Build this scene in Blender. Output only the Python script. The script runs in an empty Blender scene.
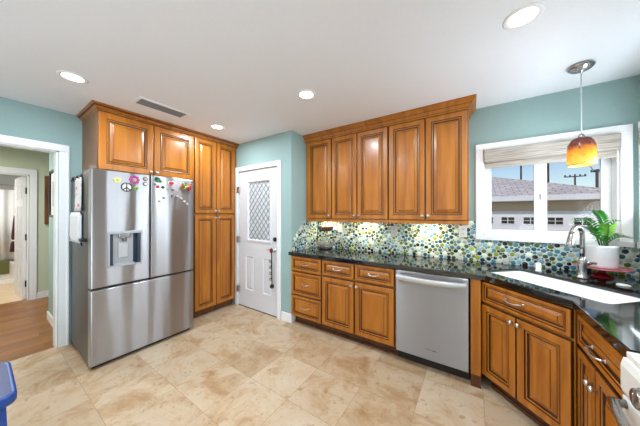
import bpy, bmesh, math, random
from mathutils import Vector, Matrix, noise
random.seed(7)
PI = math.pi
SC = bpy.context.scene
COL = SC.collection

# ------------------------------------------------------------------ camera
cam_d = bpy.data.cameras.new('camera')
cam_d.sensor_width = 36.0
cam_d.lens = 229.28 / 640 * 36.0
cam_d.clip_start = 0.02
cam_d.clip_end = 300
cam = bpy.data.objects.new('camera', cam_d)
COL.objects.link(cam)
cam.location = (0, 0, 1.377)
cam.rotation_euler = (math.radians(90 + 0.225), 0, math.radians(33.664))
SC.camera = cam

# ------------------------------------------------------------------ sky, sun, daylight, exposure
W = bpy.data.worlds.new('sky')
SC.world = W
W.use_nodes = True
wn = W.node_tree.nodes
sky = wn.new('ShaderNodeTexSky')
sky.sky_type = 'NISHITA'
sky.sun_disc = False
sky.sun_elevation = math.radians(48)
sky.sun_rotation = math.radians(195)
sky.air_density = 1.0
sky.dust_density = 0.6
wn['Background'].inputs['Strength'].default_value = 0.085
W.node_tree.links.new(sky.outputs[0], wn['Background'].inputs['Color'])

def add_light(name, kind, loc, direction, energy, color=(1, 1, 1), **kw):
    d = bpy.data.lights.new(name, kind)
    d.energy = energy
    d.color = color
    for k, v in kw.items():
        setattr(d, k, v)
    o = bpy.data.objects.new(name, d)
    COL.objects.link(o)
    o.location = loc
    o.rotation_euler = Vector(direction).to_track_quat('-Z', 'Y').to_euler()
    return o

add_light('sun', 'SUN', (0, -5, 12), (0.25, 0.62, -0.8), 1.75, (1, 0.95, 0.88), angle=math.radians(1.0))
# daylight standing in the glazed openings (side window over the counter, patio door and rear window added as fill behind the camera)
add_light('daylight_side_window', 'AREA', (1.215, 2.25, 1.6), (-1, 0, 0.75), 22, (0.76, 0.89, 1), shape='RECTANGLE', size=0.82, size_y=0.88)
add_light('added_fill_patio_door', 'AREA', (-3.72, -1.85, 1.10), (1, 0, 0.55), 32, (0.70, 0.85, 1), shape='RECTANGLE', size=2.0, size_y=1.9)
add_light('added_fill_rear_window', 'AREA', (1.215, -1.6, 1.35), (-1, 0, 0.45), 70, (0.70, 0.85, 1), shape='RECTANGLE', size=1.5, size_y=1.9)
SC.view_settings.view_transform = 'Standard'
SC.view_settings.look = 'None'
SC.view_settings.exposure = 0.55
SC.view_settings.gamma = 1.0
SC.view_settings.use_curve_mapping = False
SC.cycles.use_denoising = True
SC.cycles.max_bounces = 10
SC.cycles.diffuse_bounces = 6
SC.cycles.caustics_reflective = False
SC.cycles.caustics_refractive = False
SC.cycles.sample_clamp_indirect = 6.0

# ------------------------------------------------------------------ materials
def lin(r, g, b):
    f = lambda c: (c / 255 / 12.92) if c / 255 <= 0.04045 else ((c / 255 + 0.055) / 1.055) ** 2.4
    return (f(r), f(g), f(b), 1)

class NT:
    def __init__(self, name):
        self.m = bpy.data.materials.new(name)
        self.m.use_nodes = True
        self.t = self.m.node_tree
        self.b = self.t.nodes['Principled BSDF']
        self.out = self.t.nodes['Material Output']
    def n(self, kind, **kw):
        nd = self.t.nodes.new(kind)
        for k, v in kw.items():
            if k.startswith('i_'):
                nd.inputs[k[2:]].default_value = v
            else:
                setattr(nd, k, v)
        return nd
    def l(self, a, b):
        self.t.links.new(a, b)
    def ramp(self, fac, stops, interp='LINEAR'):
        r = self.n('ShaderNodeValToRGB')
        r.color_ramp.interpolation = interp
        e = r.color_ramp.elements
        while len(e) > 1:
            e.remove(e[-1])
        e[0].position, e[0].color = stops[0]
        for p, c in stops[1:]:
            x = e.new(p)
            x.color = c
        self.l(fac, r.inputs['Fac'])
        return r.outputs['Color']
    def pos(self, scale=(1, 1, 1)):
        g = self.n('ShaderNodeNewGeometry')
        mp = self.n('ShaderNodeMapping')
        mp.inputs['Scale'].default_value = scale
        self.l(g.outputs['Position'], mp.inputs['Vector'])
        return mp.outputs['Vector']
    def bump(self, height, strength=0.2, dist=0.002):
        b = self.n('ShaderNodeBump')
        b.inputs['Strength'].default_value = strength
        b.inputs['Distance'].default_value = dist
        self.l(height, b.inputs['Height'])
        self.l(b.outputs['Normal'], self.b.inputs['Normal'])

def plain(name, rgb, rough=0.5, metal=0.0, var=0.03, scale=30, bump=0.0, spec=None):
    t = NT(name)
    nz = t.n('ShaderNodeTexNoise')
    nz.inputs['Scale'].default_value = scale
    t.l(t.pos(), nz.inputs['Vector'])
    c = lin(*rgb)
    a = tuple(max(0, x * (1 - var)) for x in c[:3]) + (1,)
    b = tuple(min(1, x * (1 + var)) for x in c[:3]) + (1,)
    t.l(t.ramp(nz.outputs['Fac'], [(0.3, a), (0.7, b)]), t.b.inputs['Base Color'])
    t.b.inputs['Roughness'].default_value = rough
    t.b.inputs['Metallic'].default_value = metal
    if spec is not None:
        t.b.inputs['Specular IOR Level'].default_value = spec
    if bump:
        t.bump(nz.outputs['Fac'], bump, 0.003)
    return t.m

def wood_mat(name, dark, mid, light, rough=0.3, scale=(14, 14, 1.3), coat=0.15):
    t = NT(name)
    v = t.pos(scale)
    nz = t.n('ShaderNodeTexNoise')
    nz.inputs['Scale'].default_value = 1.0
    nz.inputs['Detail'].default_value = 6
    nz.inputs['Distortion'].default_value = 0.6
    t.l(v, nz.inputs['Vector'])
    c1 = t.ramp(nz.outputs['Fac'], [(0.28, lin(*dark)), (0.5, lin(*mid)), (0.75, lin(*light))])
    n2 = t.n('ShaderNodeTexNoise')
    n2.inputs['Scale'].default_value = 3.0
    n2.inputs['Detail'].default_value = 3
    t.l(t.pos((1, 1, 0.5)), n2.inputs['Vector'])
    mx = t.n('ShaderNodeMixRGB', blend_type='MULTIPLY')
    mx.inputs['Fac'].default_value = 0.5
    t.l(c1, mx.inputs['Color1'])
    t.l(t.ramp(n2.outputs['Fac'], [(0.3, (0.72, 0.66, 0.6, 1)), (0.65, (1, 1, 1, 1))]), mx.inputs['Color2'])
    t.l(mx.outputs[0], t.b.inputs['Base Color'])
    t.b.inputs['Roughness'].default_value = rough
    t.b.inputs['Coat Weight'].default_value = coat
    t.b.inputs['Coat Roughness'].default_value = 0.15
    return t.m

def steel_mat(name, rgb=(175, 175, 178), rough=0.28, aniso=0.8, wave=0.0, axis=1):
    t = NT(name)
    t.b.inputs['Metallic'].default_value = 1
    t.b.inputs['Roughness'].default_value = rough
    t.b.inputs['Anisotropic'].default_value = aniso
    tg = t.n('ShaderNodeCombineXYZ')
    tg.inputs['Z'].default_value = 1
    t.l(tg.outputs[0], t.b.inputs['Tangent'])
    sc = [0.1, 0.1, 0.1]
    nz = t.n('ShaderNodeTexNoise')
    nz.inputs['Scale'].default_value = 1
    t.l(t.pos((260, 260, 1.5)), nz.inputs['Vector'])
    c = lin(*rgb)
    t.l(t.ramp(nz.outputs['Fac'], [(0.3, tuple(x * 0.975 for x in c[:3]) + (1,)), (0.7, c)]), t.b.inputs['Base Color'])
    if wave:
        w = t.n('ShaderNodeTexNoise')
        w.inputs['Scale'].default_value = 1
        w.inputs['Detail'].default_value = 1
        t.l(t.pos((5.5, 5.5, 0.5)), w.inputs['Vector'])
        t.bump(w.outputs['Fac'], wave, 0.02)
    return t.m

M = {}
M['ceiling'] = plain('ceiling_paint', (238, 239, 242), 0.9, var=0.01, scale=60, bump=0.05)
M['teal'] = plain('teal_paint', (152, 178, 175), 0.7, var=0.015, scale=50, bump=0.05)
M['green'] = plain('green_paint', (200, 206, 180), 0.7, var=0.015, scale=50, bump=0.05)
M['white_wall'] = plain('white_wall_paint', (236, 236, 234), 0.6, var=0.01)
M['trim'] = plain('white_trim_paint', (240, 240, 240), 0.35, var=0.01)
M['door_white'] = plain('white_door_paint', (222, 222, 224), 0.4, var=0.01)
M['maple'] = wood_mat('glazed_maple', (152, 86, 20), (180, 108, 28), (196, 126, 42))
M['maple_side'] = plain('maple_side_veneer', (128, 92, 60), 0.5, var=0.1, scale=12)
M['glaze'] = plain('dark_glaze', (66, 34, 14), 0.4, var=0.15)
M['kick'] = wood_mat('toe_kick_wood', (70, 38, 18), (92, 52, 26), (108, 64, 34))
M['steel'] = steel_mat('fridge_steel', (172, 171, 173), 0.32, 0.98, 0.75)
M['dw_steel'] = steel_mat('dishwasher_steel', (166, 165, 166), 0.38, 0.95, 0.12)
M['steel_side'] = plain('fridge_side_grey', (92, 90, 88), 0.42, 0.6, var=0.05)
M['chrome'] = plain('brushed_nickel', (176, 174, 172), 0.2, 1.0, var=0.02)
M['satin'] = plain('satin_steel', (206, 206, 206), 0.4, 0.9, var=0.02)
M['nickel'] = plain('satin_nickel', (206, 202, 196), 0.34, 1.0, var=0.02)
M['black'] = plain('black_plastic', (18, 18, 20), 0.45, var=0.1)
M['dark_iron'] = plain('dark_iron', (34, 32, 34), 0.4, 0.6, var=0.1)
M['grey_panel'] = plain('grey_dispenser_panel', (176, 178, 182), 0.35, 0.3, var=0.02)
M['slate_panel'] = plain('slate_dispenser_panel', (58, 68, 80), 0.25, 0.1, var=0.05)
M['porcelain'] = plain('white_porcelain', (244, 244, 244), 0.15, var=0.005)
M['enamel'] = plain('white_enamel', (238, 236, 230), 0.25, var=0.01)
M['plate_white'] = plain('white_plate_plastic', (240, 240, 238), 0.35, var=0.01)
M['plate_grey'] = plain('steel_grey_plate', (196, 198, 200), 0.4, 0.2, var=0.02)
M['vent_grey'] = plain('vent_grey', (128, 129, 131), 0.5, var=0.03)
M['lead'] = plain('grey_leading', (140, 142, 146), 0.45, 0.2, var=0.03)
M['grout'] = plain('mosaic_grout', (208, 216, 212), 0.7, var=0.05)
M['ruby'] = plain('ruby_glass', (132, 16, 28), 0.06, var=0.1, spec=0.8)
M['pink_glass'] = plain('ruby_glass_plate', (196, 100, 108), 0.08, var=0.06, spec=0.8)
M['maroon'] = plain('maroon_cloth', (74, 34, 44), 0.9, var=0.2, scale=60)
M['olive'] = plain('olive_towel', (104, 106, 62), 0.95, var=0.2, scale=80, bump=0.4)
M['white_cloth'] = plain('white_cloth', (232, 232, 232), 0.9, var=0.03, scale=80, bump=0.3)
M['blue'] = plain('blue_plastic', (28, 66, 138), 0.35, var=0.04)
M['blue_top'] = plain('grey_blue_plastic_top', (74, 84, 120), 0.4, var=0.06)  # greyer blue than the rim, for the stool top
M['stucco'] = plain('tan_stucco', (204, 184, 150), 0.95, var=0.08, scale=40, bump=0.3)
M['garage_white'] = plain('white_garage_door', (226, 226, 228), 0.5, var=0.02)
M['dark_glass'] = plain('dark_garage_glass', (38, 44, 46), 0.12, var=0.3, scale=6)
M['asphalt'] = plain('driveway_concrete', (168, 164, 158), 0.9, var=0.1, scale=8)
M['pole_wood'] = plain('pole_wood', (74, 64, 58), 0.9, var=0.2)
M['walnut'] = wood_mat('carved_walnut', (70, 38, 18), (110, 64, 30), (134, 82, 42), 0.5)
M['red_mag'] = plain('red_enamel', (196, 26, 44), 0.3)
M['pink_mag'] = plain('magenta_enamel', (168, 52, 124), 0.35)
M['yellow_mag'] = plain('pale_yellow_enamel', (214, 214, 140), 0.4)
M['lime_mag'] = plain('lime_enamel', (140, 170, 50), 0.4)
M['green_mag'] = plain('green_enamel', (30, 112, 76), 0.4)
M['orange_mag'] = plain('orange_enamel', (220, 110, 60), 0.4)
M['grey_mag'] = plain('grey_enamel', (96, 92, 94), 0.35)
M['rose_mag'] = plain('rose_enamel', (190, 150, 150), 0.35)
M['white_mag'] = plain('white_enamel_magnet', (236, 234, 230), 0.35)
M['leaf'] = plain('glossy_leaf', (52, 132, 44), 0.3, var=0.3, scale=9)
M['leaf_pale'] = plain('young_leaf', (120, 176, 60), 0.35, var=0.2, scale=9)
M['stem_green'] = plain('leaf_stalk', (70, 110, 50), 0.5, var=0.2)
M['soil'] = plain('potting_soil', (60, 46, 36), 1.0, var=0.3)
M['fruit'] = plain('orange_brown_fruit', (150, 96, 60), 0.5, var=0.25, scale=20)
M['wire_grey'] = plain('pewter_wire', (150, 146, 146), 0.35, 0.7, var=0.1)
M['red_bow'] = plain('red_ribbon', (112, 18, 32), 0.7, var=0.1)

def emit(name, rgb, strength):
    t = NT(name)
    t.b.inputs['Base Color'].default_value = lin(*rgb)
    t.b.inputs['Emission Color'].default_value = lin(*rgb)
    t.b.inputs['Emission Strength'].default_value = strength
    return t.m
M['lamp'] = emit('lamp_lens', (255, 252, 244), 4.0)
M['bulb'] = emit('warm_bulb', (255, 220, 160), 5.0)

def glass(name, tint=(1, 1, 1, 1), refl=0.9):
    t = NT(name)
    tr = t.n('ShaderNodeBsdfTransparent')
    tr.inputs['Color'].default_value = tint
    gl = t.n('ShaderNodeBsdfGlossy')
    gl.inputs['Roughness'].default_value = 0.02
    fr = t.n('ShaderNodeFresnel')
    fr.inputs['IOR'].default_value = 1.22
    mx = t.n('ShaderNodeMixShader')
    t.l(fr.outputs[0], mx.inputs[0])
    t.l(tr.outputs[0], mx.inputs[1])
    t.l(gl.outputs[0], mx.inputs[2])
    t.l(mx.outputs[0], t.out.inputs['Surface'])
    return t.m
M['glass'] = glass('window_glass')

def frosted(name):
    t = NT(name)
    d = t.n('ShaderNodeBsdfDiffuse')
    d.inputs['Color'].default_value = lin(242, 243, 245)
    s = t.n('ShaderNodeBsdfTranslucent')
    s.inputs['Color'].default_value = lin(236, 238, 240)
    nz = t.n('ShaderNodeTexNoise')
    nz.inputs['Scale'].default_value = 60
    t.l(t.pos(), nz.inputs['Vector'])
    mx = t.n('ShaderNodeMixShader')
    t.l(t.ramp(nz.outputs['Fac'], [(0.3, (0.25,) * 3 + (1,)), (0.7, (0.45,) * 3 + (1,))]), mx.inputs[0])
    t.l(d.outputs[0], mx.inputs[1])
    t.l(s.outputs[0], mx.inputs[2])
    t.l(mx.outputs[0], t.out.inputs['Surface'])
    return t.m
M['frosted'] = frosted('obscure_glass')

def granite():
    t = NT('black_granite')
    vo = t.n('ShaderNodeTexVoronoi')
    vo.inputs['Scale'].default_value = 140
    t.l(t.pos(), vo.inputs['Vector'])
    nz = t.n('ShaderNodeTexNoise')
    nz.inputs['Scale'].default_value = 55
    nz.inputs['Detail'].default_value = 5
    t.l(t.pos(), nz.inputs['Vector'])
    c1 = t.ramp(nz.outputs['Fac'], [(0.48, lin(12, 11, 11)), (0.64, lin(28, 23, 21)), (0.76, lin(66, 54, 46))])
    c2 = t.ramp(vo.outputs['Color'], [(0.0, lin(10, 10, 10)), (0.88, lin(14, 13, 13)), (0.95, lin(84, 76, 68))], 'LINEAR')
    mx = t.n('ShaderNodeMixRGB', blend_type='LIGHTEN')
    mx.inputs['Fac'].default_value = 1
    t.l(c1, mx.inputs['Color1'])
    t.l(c2, mx.inputs['Color2'])
    t.l(mx.outputs[0], t.b.inputs['Base Color'])
    t.b.inputs['Roughness'].default_value = 0.07
    t.b.inputs['IOR'].default_value = 1.85
    return t.m
M['granite'] = granite()

def travertine():
    T, X0, Y0 = 0.4055, -1.152, 0.474
    t = NT('travertine_tile')
    g = t.n('ShaderNodeNewGeometry')
    mp = t.n('ShaderNodeMapping')
    mp.inputs['Location'].default_value = (-X0 / T, -Y0 / T, 0)
    mp.inputs['Scale'].default_value = (1 / T, 1 / T, 0)
    t.l(g.outputs['Position'], mp.inputs['Vector'])
    fl = t.n('ShaderNodeVectorMath', operation='FLOOR')
    t.l(mp.outputs[0], fl.inputs[0])
    fr = t.n('ShaderNodeVectorMath', operation='FRACTION')
    t.l(mp.outputs[0], fr.inputs[0])
    wn_ = t.n('ShaderNodeTexWhiteNoise', noise_dimensions='3D')
    t.l(fl.outputs[0], wn_.inputs['Vector'])
    # per tile offset of the stone figure
    off = t.n('ShaderNodeVectorMath', operation='SCALE')
    off.inputs['Scale'].default_value = 11
    t.l(wn_.outputs['Color'], off.inputs[0])
    ad = t.n('ShaderNodeVectorMath', operation='ADD')
    t.l(g.outputs['Position'], ad.inputs[0])
    t.l(off.outputs[0], ad.inputs[1])
    n1 = t.n('ShaderNodeTexNoise')
    n1.inputs['Scale'].default_value = 3.4
    n1.inputs['Detail'].default_value = 8
    n1.inputs['Roughness'].default_value = 0.72
    n1.inputs['Distortion'].default_value = 0.7
    t.l(ad.outputs[0], n1.inputs['Vector'])
    n2 = t.n('ShaderNodeTexNoise')
    n2.inputs['Scale'].default_value = 26
    n2.inputs['Detail'].default_value = 6
    n2.inputs['Distortion'].default_value = 0.8
    t.l(ad.outputs[0], n2.inputs['Vector'])
    base = t.ramp(n1.outputs['Fac'], [(0.28, lin(154, 114, 76)), (0.41, lin(180, 149, 114)), (0.52, lin(195, 172, 144)), (0.74, lin(203, 186, 164))])
    pits = t.ramp(n2.outputs['Fac'], [(0.30, (0.66, 0.56, 0.46, 1)), (0.40, (1, 1, 1, 1))])
    m1 = t.n('ShaderNodeMixRGB', blend_type='MULTIPLY')
    m1.inputs['Fac'].default_value = 0.8
    t.l(base, m1.inputs['Color1'])
    t.l(pits, m1.inputs['Color2'])
    tone = t.ramp(wn_.outputs['Value'], [(0.0, (0.86, 0.80, 0.72, 1)), (0.35, (0.96, 0.94, 0.91, 1)), (1.0, (1.04, 1.04, 1.03, 1))])
    m2 = t.n('ShaderNodeMixRGB', blend_type='MULTIPLY')
    m2.inputs['Fac'].default_value = 1
    t.l(m1.outputs[0], m2.inputs['Color1'])
    t.l(tone, m2.inputs['Color2'])
    # grout
    sp = t.n('ShaderNodeSeparateXYZ')
    t.l(fr.outputs[0], sp.inputs[0])
    masks = []
    for ax in ('X', 'Y'):
        s = t.n('ShaderNodeMath', operation='SUBTRACT')
        s.inputs[1].default_value = 0.5
        t.l(sp.outputs[ax], s.inputs[0])
        a = t.n('ShaderNodeMath', operation='ABSOLUTE')
        t.l(s.outputs[0], a.inputs[0])
        masks.append(a.outputs[0])
    mxx = t.n('ShaderNodeMath', operation='MAXIMUM')
    t.l(masks[0], mxx.inputs[0])
    t.l(masks[1], mxx.inputs[1])
    gt = t.n('ShaderNodeMath', operation='GREATER_THAN')
    gt.inputs[1].default_value = 0.4960
    t.l(mxx.outputs[0], gt.inputs[0])
    m3 = t.n('ShaderNodeMixRGB')
    t.l(gt.outputs[0], m3.inputs['Fac'])
    t.l(m2.outputs[0], m3.inputs['Color1'])
    m3.inputs['Color2'].default_value = lin(160, 130, 96)
    t.l(m3.outputs[0], t.b.inputs['Base Color'])
    t.b.inputs['Roughness'].default_value = 0.32
    t.bump(gt.outputs[0], 0.15, -0.002)
    return t.m
M['tile'] = travertine()

def plank_mat():
    t = NT('oak_plank')
    v = t.pos()
    mp = t.n('ShaderNodeMapping')
    mp.inputs['Rotation'].default_value = (0, 0, PI / 2)
    t.l(v, mp.inputs['Vector'])
    br = t.n('ShaderNodeTexBrick', offset=0.37, squash=1)
    br.inputs['Scale'].default_value = 1
    br.inputs['Brick Width'].default_value = 1.1
    br.inputs['Row Height'].default_value = 0.095
    br.inputs['Mortar Size'].default_value = 0.0015
    br.inputs['Color1'].default_value = lin(160, 104, 44)
    br.inputs['Color2'].default_value = lin(128, 78, 30)
    br.inputs['Mortar'].default_value = lin(110, 70, 36)
    t.l(mp.outputs[0], br.inputs['Vector'])
    nz = t.n('ShaderNodeTexNoise')
    nz.inputs['Scale'].default_value = 1
    nz.inputs['Detail'].default_value = 5
    t.l(t.pos((28, 1.6, 1)), nz.inputs['Vector'])
    mx = t.n('ShaderNodeMixRGB', blend_type='MULTIPLY')
    mx.inputs['Fac'].default_value = 0.5
    t.l(br.outputs['Color'], mx.inputs['Color1'])
    t.l(t.ramp(nz.outputs['Fac'], [(0.3, (0.7, 0.62, 0.55, 1)), (0.65, (1, 1, 1, 1))]), mx.inputs['Color2'])
    t.l(mx.outputs[0], t.b.inputs['Base Color'])
    t.b.inputs['Roughness'].default_value = 0.3
    return t.m
M['plank'] = plank_mat()
M['bath_floor'] = plain('pale_bath_floor', (226, 200, 166), 0.4, var=0.06, scale=6)

def mosaic_mat():
    t = NT('glass_pebble')
    a = t.n('ShaderNodeAttribute', attribute_name='tone')
    t.l(a.outputs['Color'], t.b.inputs['Base Color'])
    t.b.inputs['Roughness'].default_value = 0.16
    return t.m
M['mosaic'] = mosaic_mat()

def woven():
    t = NT('whitewashed_woven_wood')
    nz = t.n('ShaderNodeTexNoise')
    nz.inputs['Scale'].default_value = 1
    nz.inputs['Detail'].default_value = 5
    t.l(t.pos((5, 5, 130)), nz.inputs['Vector'])
    t.l(t.ramp(nz.outputs['Fac'], [(0.28, lin(128, 116, 102)), (0.45, lin(172, 162, 150)), (0.7, lin(198, 190, 180))]), t.b.inputs['Base Color'])
    t.b.inputs['Roughness'].default_value = 0.85
    t.bump(nz.outputs['Fac'], 0.4, 0.003)
    return t.m
M['woven'] = woven()

def shingles():
    t = NT('grey_shingle')
    br = t.n('ShaderNodeTexBrick', offset=0.5)
    br.inputs['Scale'].default_value = 1
    br.inputs['Brick Width'].default_value = 0.30
    br.inputs['Row Height'].default_value = 0.15
    br.inputs['Mortar Size'].default_value = 0.014
    br.inputs['Color1'].default_value = lin(204, 196, 198)
    br.inputs['Color2'].default_value = lin(186, 178, 180)
    br.inputs['Mortar'].default_value = lin(140, 132, 134)
    t.l(t.pos(), br.inputs['Vector'])
    nz = t.n('ShaderNodeTexNoise')
    nz.inputs['Scale'].default_value = 9
    nz.inputs['Detail'].default_value = 6
    t.l(t.pos(), nz.inputs['Vector'])
    mx = t.n('ShaderNodeMixRGB', blend_type='MULTIPLY')
    mx.inputs['Fac'].default_value = 0.7
    t.l(br.outputs['Color'], mx.inputs['Color1'])
    t.l(t.ramp(nz.outputs['Fac'], [(0.3, (0.7, 0.7, 0.7, 1)), (0.6, (1.05, 1.05, 1.05, 1))]), mx.inputs['Color2'])
    t.l(mx.outputs[0], t.b.inputs['Base Color'])
    t.b.inputs['Roughness'].default_value = 0.95
    return t.m
M['shingle'] = shingles()

def amber():
    t = NT('amber_art_glass')
    tc = t.n('ShaderNodeTexCoord')
    sp = t.n('ShaderNodeSeparateXYZ')
    t.l(tc.outputs['Generated'], sp.inputs[0])
    nz = t.n('ShaderNodeTexNoise')
    nz.inputs['Scale'].default_value = 7
    t.l(tc.outputs['Generated'], nz.inputs['Vector'])
    ad = t.n('ShaderNodeMath', operation='MULTIPLY_ADD')
    ad.inputs[1].default_value = 0.22
    t.l(nz.outputs['Fac'], ad.inputs[0])
    t.l(sp.outputs['Z'], ad.inputs[2])
    col = t.ramp(ad.outputs[0], [(0.0, lin(255, 228, 140)), (0.50, lin(250, 196, 70)), (0.66, lin(232, 160, 66)), (0.80, lin(160, 92, 76)), (1.0, lin(134, 80, 78))])
    d = t.n('ShaderNodeBsdfDiffuse')
    s = t.n('ShaderNodeBsdfTranslucent')
    g = t.n('ShaderNodeBsdfGlossy')
    g.inputs['Roughness'].default_value = 0.06
    t.l(col, d.inputs['Color'])
    t.l(col, s.inputs['Color'])
    m1 = t.n('ShaderNodeMixShader')
    m1.inputs[0].default_value = 0.55
    t.l(d.outputs[0], m1.inputs[1])
    t.l(s.outputs[0], m1.inputs[2])
    m2 = t.n('ShaderNodeMixShader')
    fr = t.n('ShaderNodeFresnel')
    fr.inputs['IOR'].default_value = 1.45
    t.l(fr.outputs[0], m2.inputs[0])
    t.l(m1.outputs[0], m2.inputs[1])
    t.l(g.outputs[0], m2.inputs[2])
    t.l(m2.outputs[0], t.out.inputs['Surface'])
    return t.m
M['amber'] = amber()

# ------------------------------------------------------------------ mesh helpers
def Rz(deg):
    return Matrix.Rotation(math.radians(deg), 4, 'Z')
def Tr(x, y, z):
    return Matrix.Translation((x, y, z))

class MB:
    """Collects shapes and links them as ONE mesh object; T maps local shape coordinates to the world."""
    def __init__(self, T=None):
        self.bm = bmesh.new()
        self.T = T or Matrix.Identity(4)
    def v(self, p):
        return self.bm.verts.new(self.T @ Vector(p))
    def face(self, vs, mi=0, smooth=False):
        try:
            f = self.bm.faces.new(vs)
        except ValueError:
            return None
        f.material_index = mi
        f.smooth = smooth
        return f
    def box(self, x0, x1, y0, y1, z0, z1, mi=0, bev=0.0, seg=2):
        vs = [self.v((x, y, z)) for z in (z0, z1) for y in (y0, y1) for x in (x0, x1)]
        fs = [self.face([vs[i] for i in q], mi) for q in
              ((0, 2, 3, 1), (4, 5, 7, 6), (0, 1, 5, 4), (2, 6, 7, 3), (0, 4, 6, 2), (1, 3, 7, 5))]
        if bev:
            es = list({e for f in fs for e in f.edges})
            r = bmesh.ops.bevel(self.bm, geom=es, offset=bev, segments=seg, affect='EDGES', profile=0.7)
            for f in r['faces']:
                f.material_index = mi
                f.smooth = True
        return self
    def prism(self, pts, z0, z1, mi=0, bev=0.0):
        a = [self.v((x, y, z0)) for x, y in pts]
        b = [self.v((x, y, z1)) for x, y in pts]
        fs = [self.face(a[::-1], mi), self.face(b, mi)]
        n = len(pts)
        for i in range(n):
            j = (i + 1) % n
            fs.append(self.face([a[i], a[j], b[j], b[i]], mi))
        if bev:
            es = list({e for f in fs for e in f.edges})
            bmesh.ops.bevel(self.bm, geom=es, offset=bev, segments=2, affect='EDGES', profile=0.7)
        return self
    def loft(self, loops, mis=None, cap0=True, cap1=True, smooth=False):
        rings = [[self.v(p) for p in lp] for lp in loops]
        n = len(rings[0])
        for k in range(len(rings) - 1):
            mi = mis[k] if mis else 0
            for i in range(n):
                j = (i + 1) % n
                self.face([rings[k][i], rings[k][j], rings[k + 1][j], rings[k + 1][i]], mi, smooth)
        if cap0:
            self.face(rings[0][::-1], mis[0] if mis else 0)
        if cap1:
            self.face(rings[-1], mis[-1] if mis else 0)
        return self
    def tube(self, path, r, seg=10, mi=0, caps=True):
        path = [Vector(p) for p in path]
        n = len(path)
        rs = r if isinstance(r, (list, tuple)) else [r] * n
        loops = []
        t0 = (path[1] - path[0]).normalized()
        up = Vector((0, 0, 1)) if abs(t0.z) < 0.9 else Vector((1, 0, 0))
        nrm = (up - t0 * up.dot(t0)).normalized()
        for i, p in enumerate(path):
            t = (path[min(i + 1, n - 1)] - path[max(i - 1, 0)]).normalized()
            nrm = (nrm - t * nrm.dot(t)).normalized()
            bn = t.cross(nrm)
            loops.append([p + (nrm * math.cos(a) + bn * math.sin(a)) * rs[i] for a in [2 * PI * k / seg for k in range(seg)]])
        rings = [[self.v(q) for q in lp] for lp in loops]
        for k in range(n - 1):
            for i in range(seg):
                j = (i + 1) % seg
                self.face([rings[k][i], rings[k][j], rings[k + 1][j], rings[k + 1][i]], mi, True)
        if caps:
            self.face(rings[0][::-1], mi)
            self.face(rings[-1], mi)
        return self
    def lathe(self, c, prof, seg=24, mi=0, cap0=True, cap1=True, axis='Z', sx=1.0, sy=1.0):
        c = Vector(c)
        rings = []
        for r, h in prof:
            ring = []
            for k in range(seg):
                a = 2 * PI * k / seg
                x, y = r * math.cos(a) * sx, r * math.sin(a) * sy
                if axis == 'Z':
                    p = Vector((x, y, h))
                elif axis == 'Y':   # h runs towards local -y (out of a front)
                    p = Vector((x, -h, y))
                else:
                    p = Vector((h, x, y))
                ring.append(self.v(c + p))
            rings.append(ring)
        for k in range(len(rings) - 1):
            for i in range(seg):
                j = (i + 1) % seg
                self.face([rings[k][i], rings[k][j], rings[k + 1][j], rings[k + 1][i]], mi, True)
        if cap0:
            self.face(rings[0][::-1], mi)
        if cap1:
            self.face(rings[-1], mi)
        return self
    def ball(self, c, r, seg=12, mi=0, sz=1.0):
        prof = [(max(1e-4, r * math.sin(PI * k / 8)), -r * sz * math.cos(PI * k / 8)) for k in range(9)]
        return self.lathe(c, prof, seg, mi)
    def build(self, name, mat, parent=None):
        bm = self.bm
        bmesh.ops.recalc_face_normals(bm, faces=bm.faces)
        xs = [v.co for v in bm.verts]
        lo = Vector([min(p[i] for p in xs) for i in range(3)])
        hi = Vector([max(p[i] for p in xs) for i in range(3)])
        c = (lo + hi) / 2
        if parent is None:
            c.z = lo.z
        for v in bm.verts:
            v.co -= c
        me = bpy.data.meshes.new(name)
        bm.to_mesh(me)
        bm.free()
        for m in (mat if isinstance(mat, (list, tuple)) else [mat]):
            me.materials.append(m)
        o = bpy.data.objects.new(name, me)
        COL.objects.link(o)
        if parent is not None:
            o.parent = parent
            o.location = c - world_loc(parent)
        else:
            o.location = c
        return o

def world_loc(o):
    p = Vector(o.location)
    while o.parent:
        o = o.parent
        p += o.location
    return p

def thing(name, label, cat, loc, group=None):
    o = bpy.data.objects.new(name, None)
    COL.objects.link(o)
    o.location = loc
    o.empty_display_size = 0.1
    return tag(o, label, cat, group)
def tag(o, label, cat, group=None):
    o['label'] = label
    o['category'] = cat
    if group:
        o['group'] = group
    return o
def structure(o):
    o['kind'] = 'structure'
    return o
def sempty(name, loc):
    o = bpy.data.objects.new(name, None)
    COL.objects.link(o)
    o.location = loc
    return structure(o)

# ------------------------------------------------------------------ room
CEIL = 2.44
XL, XJ, YD, YW, XR, YB = -3.564, -1.916, 2.219, 2.808, 1.059, -3.0

structure(MB().box(-3.60, XR + 0.12, YB - 0.12, YW + 0.12, -0.06, 0).build('floor', M['tile']))
structure(MB().box(-6.0, -3.60, -1.6, 2.4, -0.06, 0).build('floor_hall', M['plank']))
structure(MB().box(-8.7, -6.0, -1.3, 1.2, -0.06, 0).build('floor_bath', M['bath_floor']))
structure(MB().box(XL - 0.12, XR + 0.12, YB - 0.12, YW + 0.12, CEIL, CEIL + 0.08).build('ceiling', M['ceiling']))
structure(MB().box(-8.7, XL - 0.12, -1.7, 2.4, CEIL - 0.02, CEIL + 0.08).build('ceiling_hall', M['ceiling']))

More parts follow.
